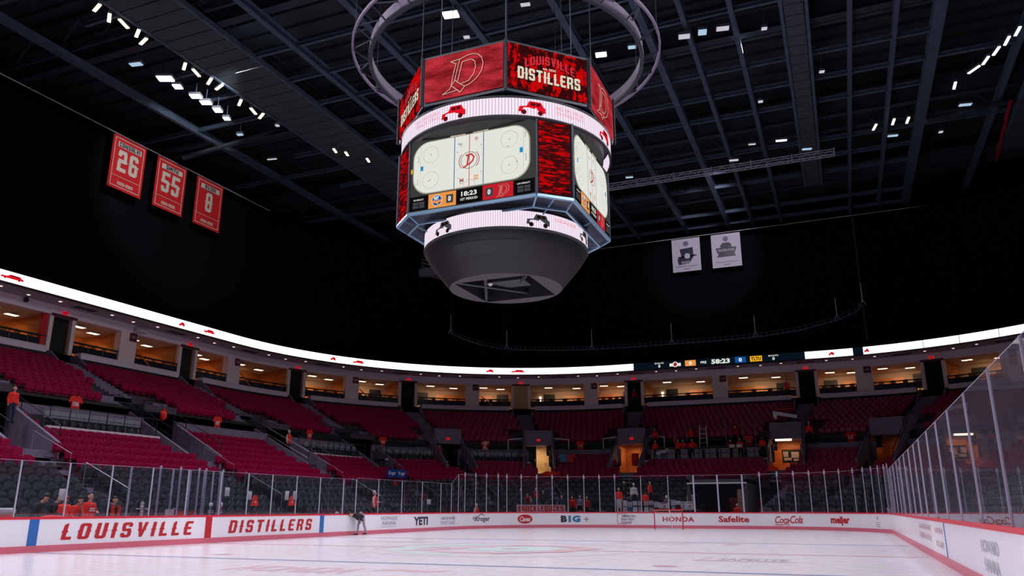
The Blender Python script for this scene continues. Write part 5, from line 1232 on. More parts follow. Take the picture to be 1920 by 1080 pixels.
# lamps
def fixture(px, py, z, w_, l, m, label, ang=0.0, tilt=.0, rod=0.0):
    p = atZ(px, py, z); root = thing('arena_light', label, 'floodlight', tuple(p), 'lamps under the roof')
    b = MB(); b.box(p+Vector((0, 0, .08)), (w_, l, .16), rz=ang); b.build('housing', M['fix'], root)
    b = MB(); b.box(p-Vector((0, 0, .03)), (w_*.9, l*.9, .05), rz=ang); b.build('lens', M[m], root)
    b = MB(); b.tube(p+Vector((0, 0, .15)), p+Vector((0, 0, .15+(rod or .9))), .025, n=5); b.build('stem', M['steel'], root)
fl = [(310, 147, 1.1, .7), (333, 162, .6, .6), (367, 180, .8, .6), (386, 192, .8, .6), (408, 206, .6, .7), (425, 222, .5, .5)]
for i, (x, y, w_, l) in enumerate(fl): fixture(x, y, 29.2, w_, l, 'e_flood' if i < 3 else 'e_white', f'bright white floodlight in the row under the bench side catwalk, {ordw(i+1)} counting down', .4)
for i, (x, y) in enumerate(((182, 14), (205, 33), (232, 44), (258, 62), (269, 77), (346, 124), (368, 136), (393, 152), (411, 163), (450, 192), (475, 208), (490, 217))):
    fixture(x, y, 30.0, .22, 1.05, 'e_warm', f'warm strip lamp along the bench side catwalk edge, {ordw(i+1)} counting down', (1.2, .9, .3, 1.0)[i % 4])
for i, (x, y, w_, l, m, t) in enumerate(((845, 27, 1.0, .7, 'e_white', 'large square white lamp above the scoreboard on its bench side'), (875, 69, .4, .3, 'e_dim', 'small pale lamp just above the scoreboard'), (1127, 102, .75, .55, 'e_white', 'square white lamp beside the round truss'), (1185, 88, .55, .35, 'e_cool', 'pale blue lamp behind the edge of the round truss'),
        (985, 8, .6, .3, 'e_dim', 'pale lamp at the top above the scoreboard'), (1283, 68, .75, .5, 'e_dim', 'pale square lamp first past the round truss'), (1317, 60, .55, .6, 'e_cool', 'pale blue tilted lamp second past the round truss'), (1355, 53, .8, .45, 'e_dim', 'pale square lamp third past the round truss'),
        (1433, 53, .35, .3, 'e_dim', 'small pendant lamp hung on a rod from the roof grid'), (1541, 134, .35, .3, 'e_dim', 'small pendant lamp on a slanted rod past the narrow catwalk'), (1426, 190, .35, .3, 'e_dim', 'small pendant lamp before the narrow catwalk'), (1465, 263, .9, .25, 'e_white', 'flat white lamp above the far end of the pale truss'),
        (1513, 279, .8, .3, 'e_cool', 'flat blue lamp beside the tip of the pale truss'), (1376, 300, .8, .3, 'e_dim', 'dim flat lamp above the middle of the pale truss'), (1180, 332, .7, .25, 'e_cool', 'flat blue lamp over the scoreboard end of the pale truss'), (1410, 270, .6, .2, 'e_dim', 'thin pale lamp above the middle of the far roof grid'),
        (1674, 254, .8, .3, 'e_cool', 'flat blue lamp below the near side catwalk'), (1810, 196, .9, .35, 'e_cool', 'flat blue lamp hung under the near side catwalk bend'), (1764, 247, .3, .3, 'e_dim', 'small pendant lamp under the near side catwalk'), (255, 120, .9, .4, 'e_cool', 'dim blue lamp above the row of bright floodlights'), (450, 252, .5, .3, 'e_cool', 'dim blue lamp below the row of bright floodlights'),
        (510, 298, .9, .15, 'e_dim', 'thin pale strip lamp above the numbered red banners'), (520, 235, .3, .3, 'e_dim', 'tiny pale lamp at the end of the bench side catwalk'))):
    fixture(x, y, 29.4, w_, l, m, t, .2)
for i, (x, y) in enumerate(((1640, 238), (1675, 228), (1702, 225), (1790, 160), (1826, 130), (1848, 113), (1868, 95), (1888, 76), (1908, 58))):
    fixture(x, y, 29.6, .18, 1.1, 'e_white' if i > 2 else 'e_warm', f'strip lamp along the near side catwalk edge, {ordw(i+1)} from the far end', (.2, .1, .1, 0, .6, .2)[i % 6])
for i, (x, y) in enumerate(((628, 282), (650, 288), (690, 300))): fixture(x, y, 29.6, .2, .8, 'e_warm', f'warm strip lamp at the far end of the bench side catwalk, {ordw(i+1)} along', .3)
# drape cables
def cable(p, q, label, m='lav', r=.035):
    b = MB(); b.tube(p, q, r, n=6); tag(b.build('drape_cable', M[m], loc=tuple(p)), label, 'cable')
cable((-37.0, -24, 28.42), (-37.0, 30, 28.5), 'taut pale cable along the top of the bench side drape'); cable((-12, 53.0, 28.5), (24, 53.0, 28.75), 'taut pale cable along the top of the far end drape')
pts = [atY(x, y, 44) for x, y in ((845, 625), (870, 636), (905, 647), (950, 655), (1030, 657), (1110, 655), (1180, 651), (1260, 645), (1340, 639), (1417, 632), (1500, 619), (1570, 600), (1604, 585), (1618, 572))]
root = thing('drape_track', 'curved lattice track hanging in front of the dark far drape', 'track', tuple(pts[0])); b = MB(); b.path(pts, .05, 5); b.build('lower_chord', M['steel'], root); b = MB(); b.path([p+Vector((0, 0, .3)) for p in pts], .035, 5); b.build('upper_chord', M['steel2'], root)
for a, c in zip(pts, pts[1:]):
    n = max(2, int((c-a).length/.45))
    for k in range(n): b = MB(); p = a.lerp(c, k/n); b.tube(p-Vector((0, 0, .12)), p+Vector((0, 0, .3)), .02, n=4); b.build('hanger', M['fix'], root)
for i, x in enumerate((850, 950, 1112, 1260, 1417, 1570, 1618)):
    j = min(range(len(pts)), key=lambda k: abs(pix(pts[k])[0]-x)); p = pts[j]; b = MB(); b.tube(p+Vector((0, 0, .25)), p+Vector((0, 0, 1.9)), .03, n=5); b.tube(p+Vector((-.25, 0, .0)), p+Vector((0, 0, .45)), .025, n=4); b.tube(p+Vector((.25, 0, 0)), p+Vector((0, 0, .45)), .025, n=4); b.build('hanger_rod', M['lav'], root)
    b = MB(); b.tube(p+Vector((0, 0, 1.9)), Vector((p.x, p.y, 29)), .012, n=4); b.build('hanging_cable', M['steel2'], root)
q = pts[-1]; b = MB(); b.pbox((q.x-.05, q.y, 14.5), (.1, 0, 0), (0, .1, 0), (0, 0, 14)); tag(b.build('drape_edge', M['steel2'], loc=(q.x, q.y, 14.5)), 'vertical dark edge strip where the far drape ends', 'drape edge')
p0, p1 = atZ(1895, 190, 29.5), atZ(1868, 300, 29.5); b = MB(); b.tube(p0, p1, .14); tag(b.build('roof_pipe', M['dred'], loc=tuple(p0)), 'pipe coloured as lit red beyond the near side catwalk', 'pipe')  # the crimson colour stands in for red light falling on this pole
# banners
def banner(fn, w_, h, label, top, big, foot, group, nrm):
    root = thing('retired_number_banner', label, 'banner', tuple(fn(0, 0)), group)
    b = MB(); N = 8; P = []
    b.prism([fn(-w_/2, -h), fn(w_/2, -h), fn(w_/2, 0), fn(-w_/2, 0)], nrm*-.02); b.build('cloth', M['bannered'], root)
    f = lambda x, y, z=0.0: fn(x, y)+nrm*(.02+z); g_ = lambda x, y, z=0.0: fn(x, y)+nrm*(.035+z)
    q = MB(); i0 = .07*w_; stroke(q, f, [(-w_/2+i0, -i0), (w_/2-i0, -i0), (w_/2-i0, -h+i0), (-w_/2+i0, -h+i0)], .05, True); stroke(q, f, [(-w_/2+i0, -h*.76), (w_/2-i0, -h*.76)], .03); q.build('border', M['bannercream'], root)
    q = MB(); rect(q, f, -w_*.34, -h*.21, w_*.36, -h*.11); q.build('name_plate', M['bannercream'], root)
    q = MB(); put(q, block_geo(top, .8), g_, w_*(.62 if len(top) > 6 else .42), h*.085, 0, -h*.16); q.build('name_lettering', M['ink'], root)
    q = MB(); put(q, block_geo(big, 1.2), f, w_*(.60 if len(big) > 1 else .24), h*.40, 0, -h*.46); q.build('numerals', M['bannercream'], root)
    q = MB(); put(q, block_geo(foot, .8), f, w_*.46, h*.06, 0, -h*.88); q.build('foot_lettering', M['bannercream'], root)
    q = MB(); D_logo(q, lambda x, y: f(x-.35, y-h*.83), .8, .5); q.build('small_emblem', M['dred'], root)
M['bannered'] = mat('red_banner_cloth', (0.72, 0.012, 0.02), .85); M['bannercream'] = mat('cream_print', (0.72, 0.66, 0.56), .85); M['bannerwhite'] = mat('white_banner_cloth', (0.72, 0.66, 0.76), .85)
for y, nm, big, label in ((13.75, 'CONSALVI', '26', 'red hanging banner with large cream number 26, closest to the bench end'), (17.95, 'SMITH', '55', 'red hanging banner with large cream number 55 between the two others'), (22.2, 'WILSON', '8', 'red hanging banner with large cream single number 8, farthest along the cable')):
    fn = plane_fn((-36.9, y, 28.35), (0, 1, 0), (0, 0, 1), (1, 0, 0)); banner(fn, 3.05, 4.2, label, nm, big, '2025-2026', 'numbered banners', Vector((1, 0, 0)))
    l = None
sp = bpy.data.lights.new('added_banner_spot', 'SPOT'); sp.energy = 3700; sp.spot_size = math.radians(50); sp.spot_blend = .5; sp.shadow_soft_size = .3  # spot added to brighten the red banners, no fixture belongs to it
o = bpy.data.objects.new('added_banner_spot', sp); COL.objects.link(o); o.location = (-23, 10, 29.6); o.rotation_euler = (Vector((-37, 18, 26))-o.location).to_track_quat('-Z', 'Y').to_euler()
for x, label in ((-2.05, 'white hanging banner with dark skating figure emblem'), (2.0, 'white hanging banner with dark shield emblem and lettering')):
    fn = plane_fn((x, 52.9, 28.4), (1, 0, 0), (0, 0, 1), (0, -1, 0)); nrm = Vector((0, -1, 0)); root = thing('hanging_banner', label, 'banner', tuple(fn(0, 0)), 'white banners at the far end')
    b = MB(); b.prism([fn(-1.45, -3.55), fn(1.45, -3.55), fn(1.45, 0), fn(-1.45, 0)], nrm*-.02); b.build('cloth', M['bannerwhite'], root)
    f = lambda a, c: fn(a, c)+nrm*.02; g_ = lambda a, c: fn(a, c)+nrm*.03
    q = MB(); disc(q, f, 0, -.55, .28, 16); q.build('small_crest', M['ringp'], root)
    q = MB()
    if x < 0: q.face([f(-.65, -1.1), f(.7, -1.0), f(.75, -2.0), (f(.3, -2.7)), f(-.8, -2.8), f(-.95, -2.2), f(-.5, -1.9)]); stroke(q, f, [(-.8, -2.0), (1.0, -1.9)], .14)
    else: q.face([f(-.55, -1.2), f(-.3, -.95), f(.3, -.95), f(.55, -1.2), f(.55, -1.45), f(1.05, -1.5), f(.8, -2.2), f(.95, -2.45), f(-.95, -2.45), f(-.8, -2.2), f(-1.05, -1.5), f(-.55, -1.45)])
    q.build('emblem', M['ink'], root)
    q = MB()
    if x < 0: disc(q, g_, .1, -1.9, .3, 12); put(q, text_geo('2025', .02), g_, .9, .25, -.1, -2.55)
    else: put(q, text_geo('FROZEN FOUR', .02), g_, 1.6, .24, 0, -1.75)
    q.build('emblem_lettering', M['bannerwhite'], root)
    q = MB(); put(q, text_geo('National Champions', .01), f, 2.2, .17, 0, -3.0); put(q, text_geo('2025', .01), f, .6, .12, 0, -3.28); q.build('foot_lettering', M['ink'], root)
sp = bpy.data.lights.new('added_banner_spot', 'SPOT'); sp.energy = 4700; sp.spot_size = math.radians(40); sp.spot_blend = .5; sp.shadow_soft_size = .3; sp.color = (.9, .85, 1)  # another added spot, only to lift the white banners out of the dark
o = bpy.data.objects.new('added_banner_spot', sp); COL.objects.link(o); o.location = (4, 36, 29.5); o.rotation_euler = (Vector((0, 53, 26.5))-o.location).to_track_quat('-Z', 'Y').to_euler()

# ------------------------------------------------------------------ LED ribbon board round the suites
def led(s0, s1, m, label, group='suite ring displays'):
    root = thing('led_ribbon_board', label, 'display board', tuple(RP((s0+s1)/2, RIB, 14.6)), group)
    L = srange(s0, s1, 1.0); b = MB(); strip(b, L, RIB, 14.62, RIB, 15.28); b.build('led_face', M[m], root)
    b = MB(); bend_box(b, L, RIB, .02, .25, 14.55, 15.34); b.build('led_housing', M['black'], root); return root
def rfn(sc, d=.02):
    h = (RP(sc+.05, RIB, 0)-RP(sc-.05, RIB, 0)).length/.1
    return lambda x, y, z=0.0: RP(sc+x/h, RIB, y, -d-z)
w1 = led(-12, 69.9, 'led', 'long glowing white ribbon display from the bench side to the far end') if 0 else led(-12, 69.9, 's_led', 'long glowing white ribbon display from the bench side to the far end')
def cars(root, lst):
    for s, w_ in lst: q = MB(); van(q, rfn(s), 0, 14.94, w_, .34, 0, 1); q.build('car_image', [M['s_car'], M['s_cardark']], root)
cars(w1, ((5.4, 1.5), (19.7, .6), (22.7, 1.2), (37.3, .6), (40.1, 1.2), (54.4, .8), (57.4, 1.4)))
for s in (17.9, 35.3, 52.6): q = MB(); put(q, text_geo('TOYS FOR KIDS', .01), rfn(s), 1.6, .13, 0, 14.95); q.build('text_image', M['s_txt'], w1)
w2 = led(69.9, 87.9, 's_ledblack', 'dark ribbon display section showing the game clock and scores')
def wr(nm, m, fn): q = MB(); fn(q); q.build(nm, M[m], w2)
for s in (72.8, 84.8): wr('score_lettering', 's_white', lambda q: (put(q, text_geo('SHOTS', .02), rfn(s), .9, .14, 0, 15.14), put(q, text_geo('0', .03), rfn(s), .22, .3, 0, 14.86)))
wr('emblem', 's_white', lambda q: (rect(q, rfn(74.55), -.55, 14.75, -.2, 15.05), rect(q, rfn(74.55), .2, 14.75, .55, 15.05), annulus(q, rfn(74.55), 0, 14.93, .17, .27, 20))); wr('emblem_letter', 's_car', lambda q: put(q, text_geo('S', .04), rfn(74.55, .03), .25, .4, 0, 14.93))
wr('score_block', 's_orange', lambda q: rect(q, rfn(76.2), -.52, 14.68, .52, 15.24)); wr('score_block', 's_blue', lambda q: rect(q, rfn(81.45), -.5, 14.68, .5, 15.24)); wr('score_block', 's_yellow', lambda q: rect(q, rfn(83.05), -.55, 14.7, .55, 15.22))
for s in (76.2, 81.45): wr('score_numeral', 's_white', lambda q: put(q, text_geo('0', .05), rfn(s, .03), .3, .4, 0, 14.95))
wr('score_lettering', 's_ledblack', lambda q: put(q, text_geo('TLTU', .04), rfn(83.05, .03), .9, .34, 0, 14.95)); wr('period_lettering', 's_white', lambda q: put(q, text_geo('PRE', .02), rfn(77.6), .55, .24, 0, 14.95)); wr('clock_numerals', 's_white', lambda q: put(q, text_geo('58:23', .04), rfn(79.4), 1.75, .46, 0, 14.95))
w3 = led(87.9, 92.2, 's_led', 'short glowing white ribbon display section past the game clock'); cars(w3, ((90.3, .5),)); q = MB(); put(q, text_geo('TOYS FOR KIDS', .01), rfn(89.0), 1.3, .14, 0, 14.95); q.build('text_image', M['s_txt'], w3)
led(92.2, 93.1, 's_ledblack', 'short dark gap in the ribbon display past the game clock')
w4 = led(93.1, 128, 's_led', 'glowing white ribbon display on the near side past the dark gap'); q = MB(); put(q, text_geo('TOYS FOR KIDS', .01), rfn(107.0), 1.9, .2, 0, 14.95); q.build('text_image', M['s_txt'], w4); q = MB(); 
for s in (98.2, 101.2, 104.4): stroke(q, rfn(s), [(0, 14.62), (0, 15.28)], .05)
q.build('panel_joint', M['black'], w4); cars(w4, ((93.4, .4),))

# ================================================================== PEOPLE
def fuse(mb, voxel):
    """close the limbs and trunk into one continuous skin"""
    me = bpy.data.meshes.new('fuse'); me.from_pydata([tuple(v) for v in mb.v], [], mb.f)
    o = bpy.data.objects.new('fuse', me); TMP.collection.objects.link(o)
    r = o.modifiers.new('r', 'REMESH'); r.mode = 'VOXEL'; r.voxel_size = voxel; r.use_smooth_shade = True
    s = o.modifiers.new('s', 'SMOOTH'); s.factor = .5; s.iterations = 3
    dg = tmp_graph()
    out = bpy.data.meshes.new_from_object(o.evaluated_get(dg)); bpy.data.objects.remove(o); bpy.data.meshes.remove(me); return out
def cap(mb, a, b, ra, rb=None):
    rb = ra if rb is None else rb; mb.tube(a, b, ra, rb, 10); mb.ball(a, ra, 0, 10, 6); mb.ball(b, rb, 0, 10, 6)
ARMS = {'down': ((.25, -.02, 1.15), (.26, .06, .90)), 'front': ((.25, .06, 1.17), (.07, .30, 1.16)), 'rest': ((.26, .16, 1.17), (.22, .40, 1.12)), 'chin': ((.20, .26, 1.20), (.05, .17, 1.47)),
        'hips': ((.38, -.06, 1.2), (.21, .06, 1.02)), 'up': ((.30, .08, 1.62), (.24, .14, 1.88)), 'hang': ((.23, .10, 1.16), (.18, .22, .93)), 'out': ((.36, .14, 1.22), (.46, .36, 1.22)), 'point': ((.3, .2, 1.32), (.34, .45, 1.36))}
def person(loc, face, label, shirt='bred', legs='blackcloth', hair='hair', H=1.75, lean=0, arms=('down', 'down'), sit=False, cap_col=None, sleeves=True, near=False, vest=None, group=None, headturn=0, headdown=0, shortsleeve=False, stride=0.0):
    """loc: feet; face: heading in degrees (0 = +Y, 90 = -X)"""
    root = thing('person', label, 'person', tuple(loc), group)
    k = H/1.75; L = math.radians(lean); cl, sl = math.cos(L), math.sin(L); hip = .93 if not sit else .50
    fa = math.radians(face); cf, sf = math.cos(fa), math.sin(fa)
    base = Vector(loc)
    def W(x, y, z):                                                         # body frame -> world
        x *= k; y *= k; z *= k
        return base+Vector((x*cf-y*sf, x*sf+y*cf, z))
    def Ub(x, y, z):                                                        # upper body, leaned about the hip
        z2 = z-.93; return W(x, y*cl+z2*sl, hip+z2*cl-y*sl)
    R = lambda r: r*k
    def hd(x, y, z):                                                        # head, with its own turn and nod about the neck
        t = math.radians(headturn); d = math.radians(headdown); dx, dy, dz = x, y, z-1.52
        dy, dz = dy*math.cos(d)+dz*math.sin(d), dz*math.cos(d)-dy*math.sin(d); dx, dy = dx*math.cos(t)-dy*math.sin(t), dx*math.sin(t)+dy*math.cos(t)
        return Ub(dx, dy, 1.52+dz)
    vox = .011 if near else .024
    B = MB()
    cap(B, Ub(0, -.01, 1.42), hd(0, .01, 1.56), R(.055)); cap(B, hd(0, .0, 1.69), hd(0, .012, 1.60), R(.083), R(.066)); B.ball(hd(0, -.015, 1.69), R(.092), 0, 12, 8); B.ball(hd(0, .055, 1.575), R(.042)); cap(B, hd(0, .088, 1.66), hd(0, .112, 1.632), R(.012), R(.019))
    for s in (-1, 1): B.ball(hd(s*.09, .0, 1.645), R(.026)); B.ball(hd(s*.045, .075, 1.625), R(.028))
    cap(B, Ub(-.09, 0, 1.36), Ub(.09, 0, 1.36), R(.10)); cap(B, Ub(0, 0, 1.36), Ub(0, 0, 1.0), R(.12))
    AR = []
    for s, a in zip((-1, 1), arms):
        e, w_ = ARMS[a]; sh = Ub(s*.19, 0, 1.40); el = Ub(s*e[0], e[1], e[2]); wr = Ub(s*w_[0], w_[1], w_[2])
        if a == 'chin': wr = hd(s*.03, .13, 1.50)
        cap(B, sh, el, R(.050), R(.040)); cap(B, el, wr, R(.040), R(.028)); AR.append((sh, el, wr))
        d = (wr-el).normalized(); sd = d.cross(Vector((0, 0, 1))); sd = (sd.normalized() if sd.length > .1 else Vector((cf, sf, 0))); up = sd.cross(d)
        palm = wr+d*R(.075); cap(B, wr+sd*R(.015), palm+sd*R(.024), R(.019)); cap(B, wr-sd*R(.015), palm-sd*R(.024), R(.019)); cap(B, wr, palm, R(.022))
        for j, (o, ln) in enumerate(((-.033, .062), (-.011, .074), (.011, .080), (.033, .070))):
            p0 = palm+sd*R(o); p1 = p0+d*R(ln*.5)-up*R(.010); p2 = p1+d*R(ln*.4)-up*R(.026); cap(B, p0, p1, R(.0095)); cap(B, p1, p2, R(.0088), R(.0075))
        tb = wr+d*R(.03)-sd*R(.032*s); cap(B, tb, tb+d*R(.035)-sd*R(.03*s)-up*R(.012), R(.012), R(.010)); cap(B, tb+d*R(.035)-sd*R(.03*s)-up*R(.012), tb+d*R(.062)-sd*R(.028*s)-up*R(.024), R(.010), R(.008))
    LG = []
    for s in (-1, 1):
        h_ = W(s*.10, 0, hip)
        if sit: kn = W(s*.13, .42, .50); an = W(s*.13, .40, .09)
        else: kn = W(s*.115, .03+s*stride*.18, .50); an = W(s*.12, s*stride*.32-.02, .09+max(0, -s*stride)*.05)
        cap(B, h_, kn, R(.078), R(.052)); cap(B, kn, an, R(.052), R(.036)); cap(B, an-Vector((0, 0, R(.05))), an-Vector((0, 0, R(.055)))+(W(0, .17, 0)-W(0, 0, 0)), R(.036), R(.030)); LG.append((h_, kn, an))
    cap(B, W(-.07, 0, hip), W(.07, 0, hip), R(.105))
    def add(nm, mb, m, v=None):
        me = fuse(mb, v or vox); me.transform(Matrix.Translation(-base)); me.materials.append(M[m]); me.name = nm
        o = bpy.data.objects.new(nm, me); COL.objects.link(o); o.parent = root; o['_w'] = root['_w']; return o
    add('body', B, 'skin')
    S = MB(); g_ = .016
    for y in (0,): cap(S, Ub(-.115, y, 1.35), Ub(.115, y, 1.35), R(.108+g_)); cap(S, Ub(-.085, 0, 1.05), Ub(.085, 0, 1.05), R(.108+g_))
    for s in (-1, 0, 1): cap(S, Ub(s*.11, 0, 1.35), Ub(s*.085, 0, .95), R(.105+g_))
    cap(S, Ub(-.165, -.01, 1.405), Ub(.165, -.01, 1.405), R(.062))
    cap(S, Ub(0, -.01, 1.42), Ub(0, 0, 1.465), R(.066))
    if vest is None or sleeves:
        for sh, el, wr in AR:
            cap(S, sh, el, R(.068), R(.056))
            if not shortsleeve: cap(S, el, el.lerp(wr, .93), R(.056), R(.043))
    add('shirt' if vest is None else 'sweater', S, shirt, .02 if near else .028)
    if vest:
        S = MB()
        for s in (-1, 0, 1): cap(S, Ub(s*.115, 0, 1.36), Ub(s*.09, 0, .93), R(.135))
        cap(S, Ub(-.14, 0, 1.38), Ub(.14, 0, 1.38), R(.09)); add('vest', S, vest, .028)
    Tm = MB(); cap(Tm, W(-.08, 0, hip+.03), W(.08, 0, hip+.03), R(.125))
    for h_, kn, an in LG: cap(Tm, h_, kn, R(.098), R(.068)); cap(Tm, kn, an+Vector((0, 0, R(.02))), R(.068), R(.056))
    add('trousers', Tm, legs, .028)
    for h_, kn, an in LG:
        F = MB(); cap(F, an-Vector((0, 0, R(.045))), an-Vector((0, 0, R(.048)))+(W(0, .19, 0)-W(0, 0, 0)), R(.046), R(.038)); add('shoe', F, 'black', .02)
    Hm = MB()
    if cap_col: cap(Hm, hd(0, -.012, 1.71), hd(0, -.012, 1.725), R(.098), R(.088)); cap(Hm, hd(0, .07, 1.715), hd(0, .15, 1.705), R(.045), R(.035)); add('cap', Hm, cap_col, .02)
    else: Hm.ball(hd(0, -.036, 1.726), R(.098), 0, 12, 8); cap(Hm, hd(0, -.055, 1.68), hd(0, -.062, 1.60), R(.072), R(.05)); add('hair', Hm, hair, .02)
    E_ = MB()
    for s in (-1, 1): E_.ball(hd(s*.034, .086, 1.658), R(.012), 0, 6, 5)
    if near:
        for s in (-1, 1): E_.tube(hd(s*.018, .096, 1.682), hd(s*.054, .088, 1.684), R(.006), n=5)
    E_.build('eyes', M['hair'], root)
    Mo = MB(); Mo.tube(hd(-.024, .098, 1.588), hd(.024, .098, 1.588), R(.007), n=5); Mo.build('mouth', M['dred'], root)
    return root
def heat(px, py, X): return atX(px, py, X)
# behind the bench side boards, nearest the camera (facing the ice is -90)
person((-14.15, -6.85, 0), -30, 'person in black jacket leaning over the boards beside the red bin', 'blackcloth', 'blackcloth', H=1.84, lean=22, arms=('rest', 'front'), near=True, headdown=20)
person((-14.2, -6.15, 0), -40, 'person in black jacket standing second from the red bin', 'blackcloth', 'blackcloth', H=1.80, lean=14, arms=('front', 'front'), near=True, headdown=14)
person((-14.1, -5.45, 0), -75, 'person in red T-shirt leaning on the boards with chin on hand', 'bred', 'blackcloth', H=1.76, lean=26, arms=('chin', 'rest'), near=True, shortsleeve=True)
person((-15.0, -5.0, 0), -95, 'person in red cap and red jacket behind the man in red polo', 'bred', 'blackcloth', H=1.76, cap_col='dred', near=True, headdown=10)
tp = person((-14.1, -4.72, 0), -85, 'person in red polo standing upright with white print on chest', 'bred', 'blackcloth', H=1.84, arms=('front', 'down'), near=True, shortsleeve=True, hair='hair')
fx, ty = Vector((math.sin(math.radians(85)), math.cos(math.radians(85)), 0)), Vector((0, 1, 0)); q = MB(); cpt = Vector((-14.1, -4.72, 0))+fx*.152
for j, wd in enumerate((.20, .24)): q.box(cpt+Vector((0, 0, 1.33-.075*j)), (.012, wd, .05), rz=math.radians(5))
q.build('chest_print', M['white'], tp)
tp = person((-14.2, -3.65, 0), -85, 'person in black coat with a bright red scarf hanging at both sides', 'blackcloth', 'blackcloth', H=1.72, lean=6, near=True, headdown=12)
for s in (-1, 1):
    q = MB(); fd = Vector((math.cos(math.radians(5)), math.sin(math.radians(5))*0, 0)); c_ = Vector((-14.2, -3.65, 0))+Vector((.15, s*.14, 0)); q.box(c_+Vector((.05, 0, 1.13)), (.06, .09, .62)); q.build('scarf_end', M['bred'], tp)
# ushers and others round the bowl
def at_ring(px, py, R, z, d=0.0):
    """feet on a ring at a height, in the column of the photograph where the person stands"""
    best = min((abs(pix(RP(s*.25, R, z, d))[0]-px), s*.25) for s in range(-40, 560)); return RP(best[1], R, z, d), best[1]
def facing(s): n, t = NT(s); return math.degrees(math.atan2(n.x, -n.y))
def usher(px, R, z, label, d=0.0, dh=0, **kw): p, s = at_ring(px, 0, R, z, d); return person(p, facing(s)+dh, label, **kw)
usher(13, AIS, 5.25, 'usher in bright orange red jacket standing at the bench end of the first platform', -1.2, shirt='bred', legs='navy')
usher(540, AIS, 5.0, 'usher in red vest over white sleeves beside the second tunnel', -.9, shirt='lav', vest='bred', legs='blackcloth', hair='hairg')
p = atX(703, 921, -15.2); person((-15.2, p.y, .5), -70, 'person in red vest and white sleeves standing behind the bench side glass', shirt='lav', vest='bred', legs='blackcloth', hair='hairg', H=1.80, arms=('front', 'down'))
usher(823, AIS, 4.9, 'usher in red jacket standing in the mouth of the third platform tunnel', -1.2, shirt='bred', legs='blackcloth')
p = RP(36.2, RINK, 0, .55); person((p.x, p.y, -.02), facing(36.2), 'person in red vest with white sleeves behind the corner boards', shirt='lav', vest='bred', hair='hairg', H=1.62)
person((-12.55, 10.55, 0), 150, 'person in black top bending down over the ice against the boards', 'blackcloth', 'grey', H=1.72, lean=80, arms=('hang', 'hang'), near=True, stride=.6)
p = RP(70.2, LED, 11.3, .2); person(p, facing(70.2), 'red jersey hung in the dark suite ring doorway, built as a standing person', shirt='dred', legs='black')  # standing figure in place of a jersey hung on the curtain
p, s = at_ring(1477, 0, LED, 11.3, -.1); person(p, facing(s), 'person in red and white top standing at the suite rail by the doorway', shirt='lav', vest='bred', legs='blackcloth')
# the band on the right hand platform
for px, d, z, lab, kw in ((1230, .6, 6.45, 'band member in red standing at the tunnel end of the platform aisle', dict(shirt='bred')), (1232, -1.3, 5.25, 'band member in red half turned at the tunnel end of the platform rail', dict(shirt='bred', dh=40)),
        (1272, -1.4, 5.25, 'band member in red holding sticks, first beside the white drum cart', dict(shirt='bred', arms=('front', 'up'))), (1284, -1.2, 5.25, 'band member in red with pale drum at the waist, second beside the cart', dict(shirt='bred', legs='lav', arms=('front', 'front'))),
        (1301, -1.3, 5.25, 'band member in red with hands on hips before the ladder', dict(shirt='bred', arms=('hips', 'hips'))), (1299, .8, 6.45, 'band member in red leaning on the parapet above the man with hands on hips', dict(shirt='bred', lean=25, arms=('rest', 'rest'))),
        (1373, -1.2, 5.1, 'slim band member in dark red behind a pale drum', dict(shirt='dred', arms=('front', 'front'))), (1389, -1.4, 5.1, 'tall band member in bright red behind a pale drum past the ladder', dict(shirt='bred', arms=('front', 'front'), H=1.85)),
        (1380, .9, 6.45, 'band member in dark red standing high behind the tall drummer', dict(shirt='dred')), (1434, -1.2, 5.25, 'person in plain orange red shirt with back turned at the end of the platform', dict(shirt='bred', dh=180, shortsleeve=True)),
        (1518, .1, 6.45, 'usher in red jacket beside the lit orange tunnel with the black board', dict(shirt='bred', hair='hairg'))):
    usher(px, AIS, z, lab, d, group='people on the far platform', **kw)
# crowd standing low behind the far glass
def crowd(px, py, Y, lab, **kw):
    p = atY(px, py, Y); H = kw.pop('H', 1.72); z = p.z-H*.93+.0; return person((p.x, Y, max(.0, z)), 180+kw.pop('dh', 0), lab, H=H, group='crowd behind the far glass', **kw)
crowd(976, 920, 34.2, 'fan in pale cap at the bench end of the fans behind the banner', shirt='blackcloth', cap_col='white'); crowd(991, 926, 33.4, 'fan in red and white stripes leaning over the red fan banner', shirt='lav', vest='dred', lean=25)
crowd(1004, 917, 34.6, 'fan in crimson top standing tall behind the middle of the banner', shirt='dred'); crowd(1018, 923, 34.0, 'fan in black with pale face behind the middle of the banner', shirt='blackcloth'); crowd(1053, 932, 33.2, 'small fan in plum top at the far end of the banner', shirt='navy'); crowd(1074, 932, 33.0, 'large fan in bright red with a white shoulder just past the banner', shirt='bred', lean=20)
crowd(1087, 932, 33.6, 'fan in purple grey beside the large fan in red', shirt='ringp'); crowd(1100, 934, 33.2, 'person crouching in red sleeves before the end stair', shirt='dred')
crowd(1160, 918, 32.9, 'fan in red shirt and white trousers first at the poster glass', shirt='bred', legs='white', H=1.8); crowd(1170, 905, 34.6, 'fan in black with red collar standing high at the poster glass', shirt='blackcloth'); crowd(1188, 910, 33.6, 'person in pale grey hoodie and white cap at the poster glass', shirt='lav', cap_col='white', dh=30)
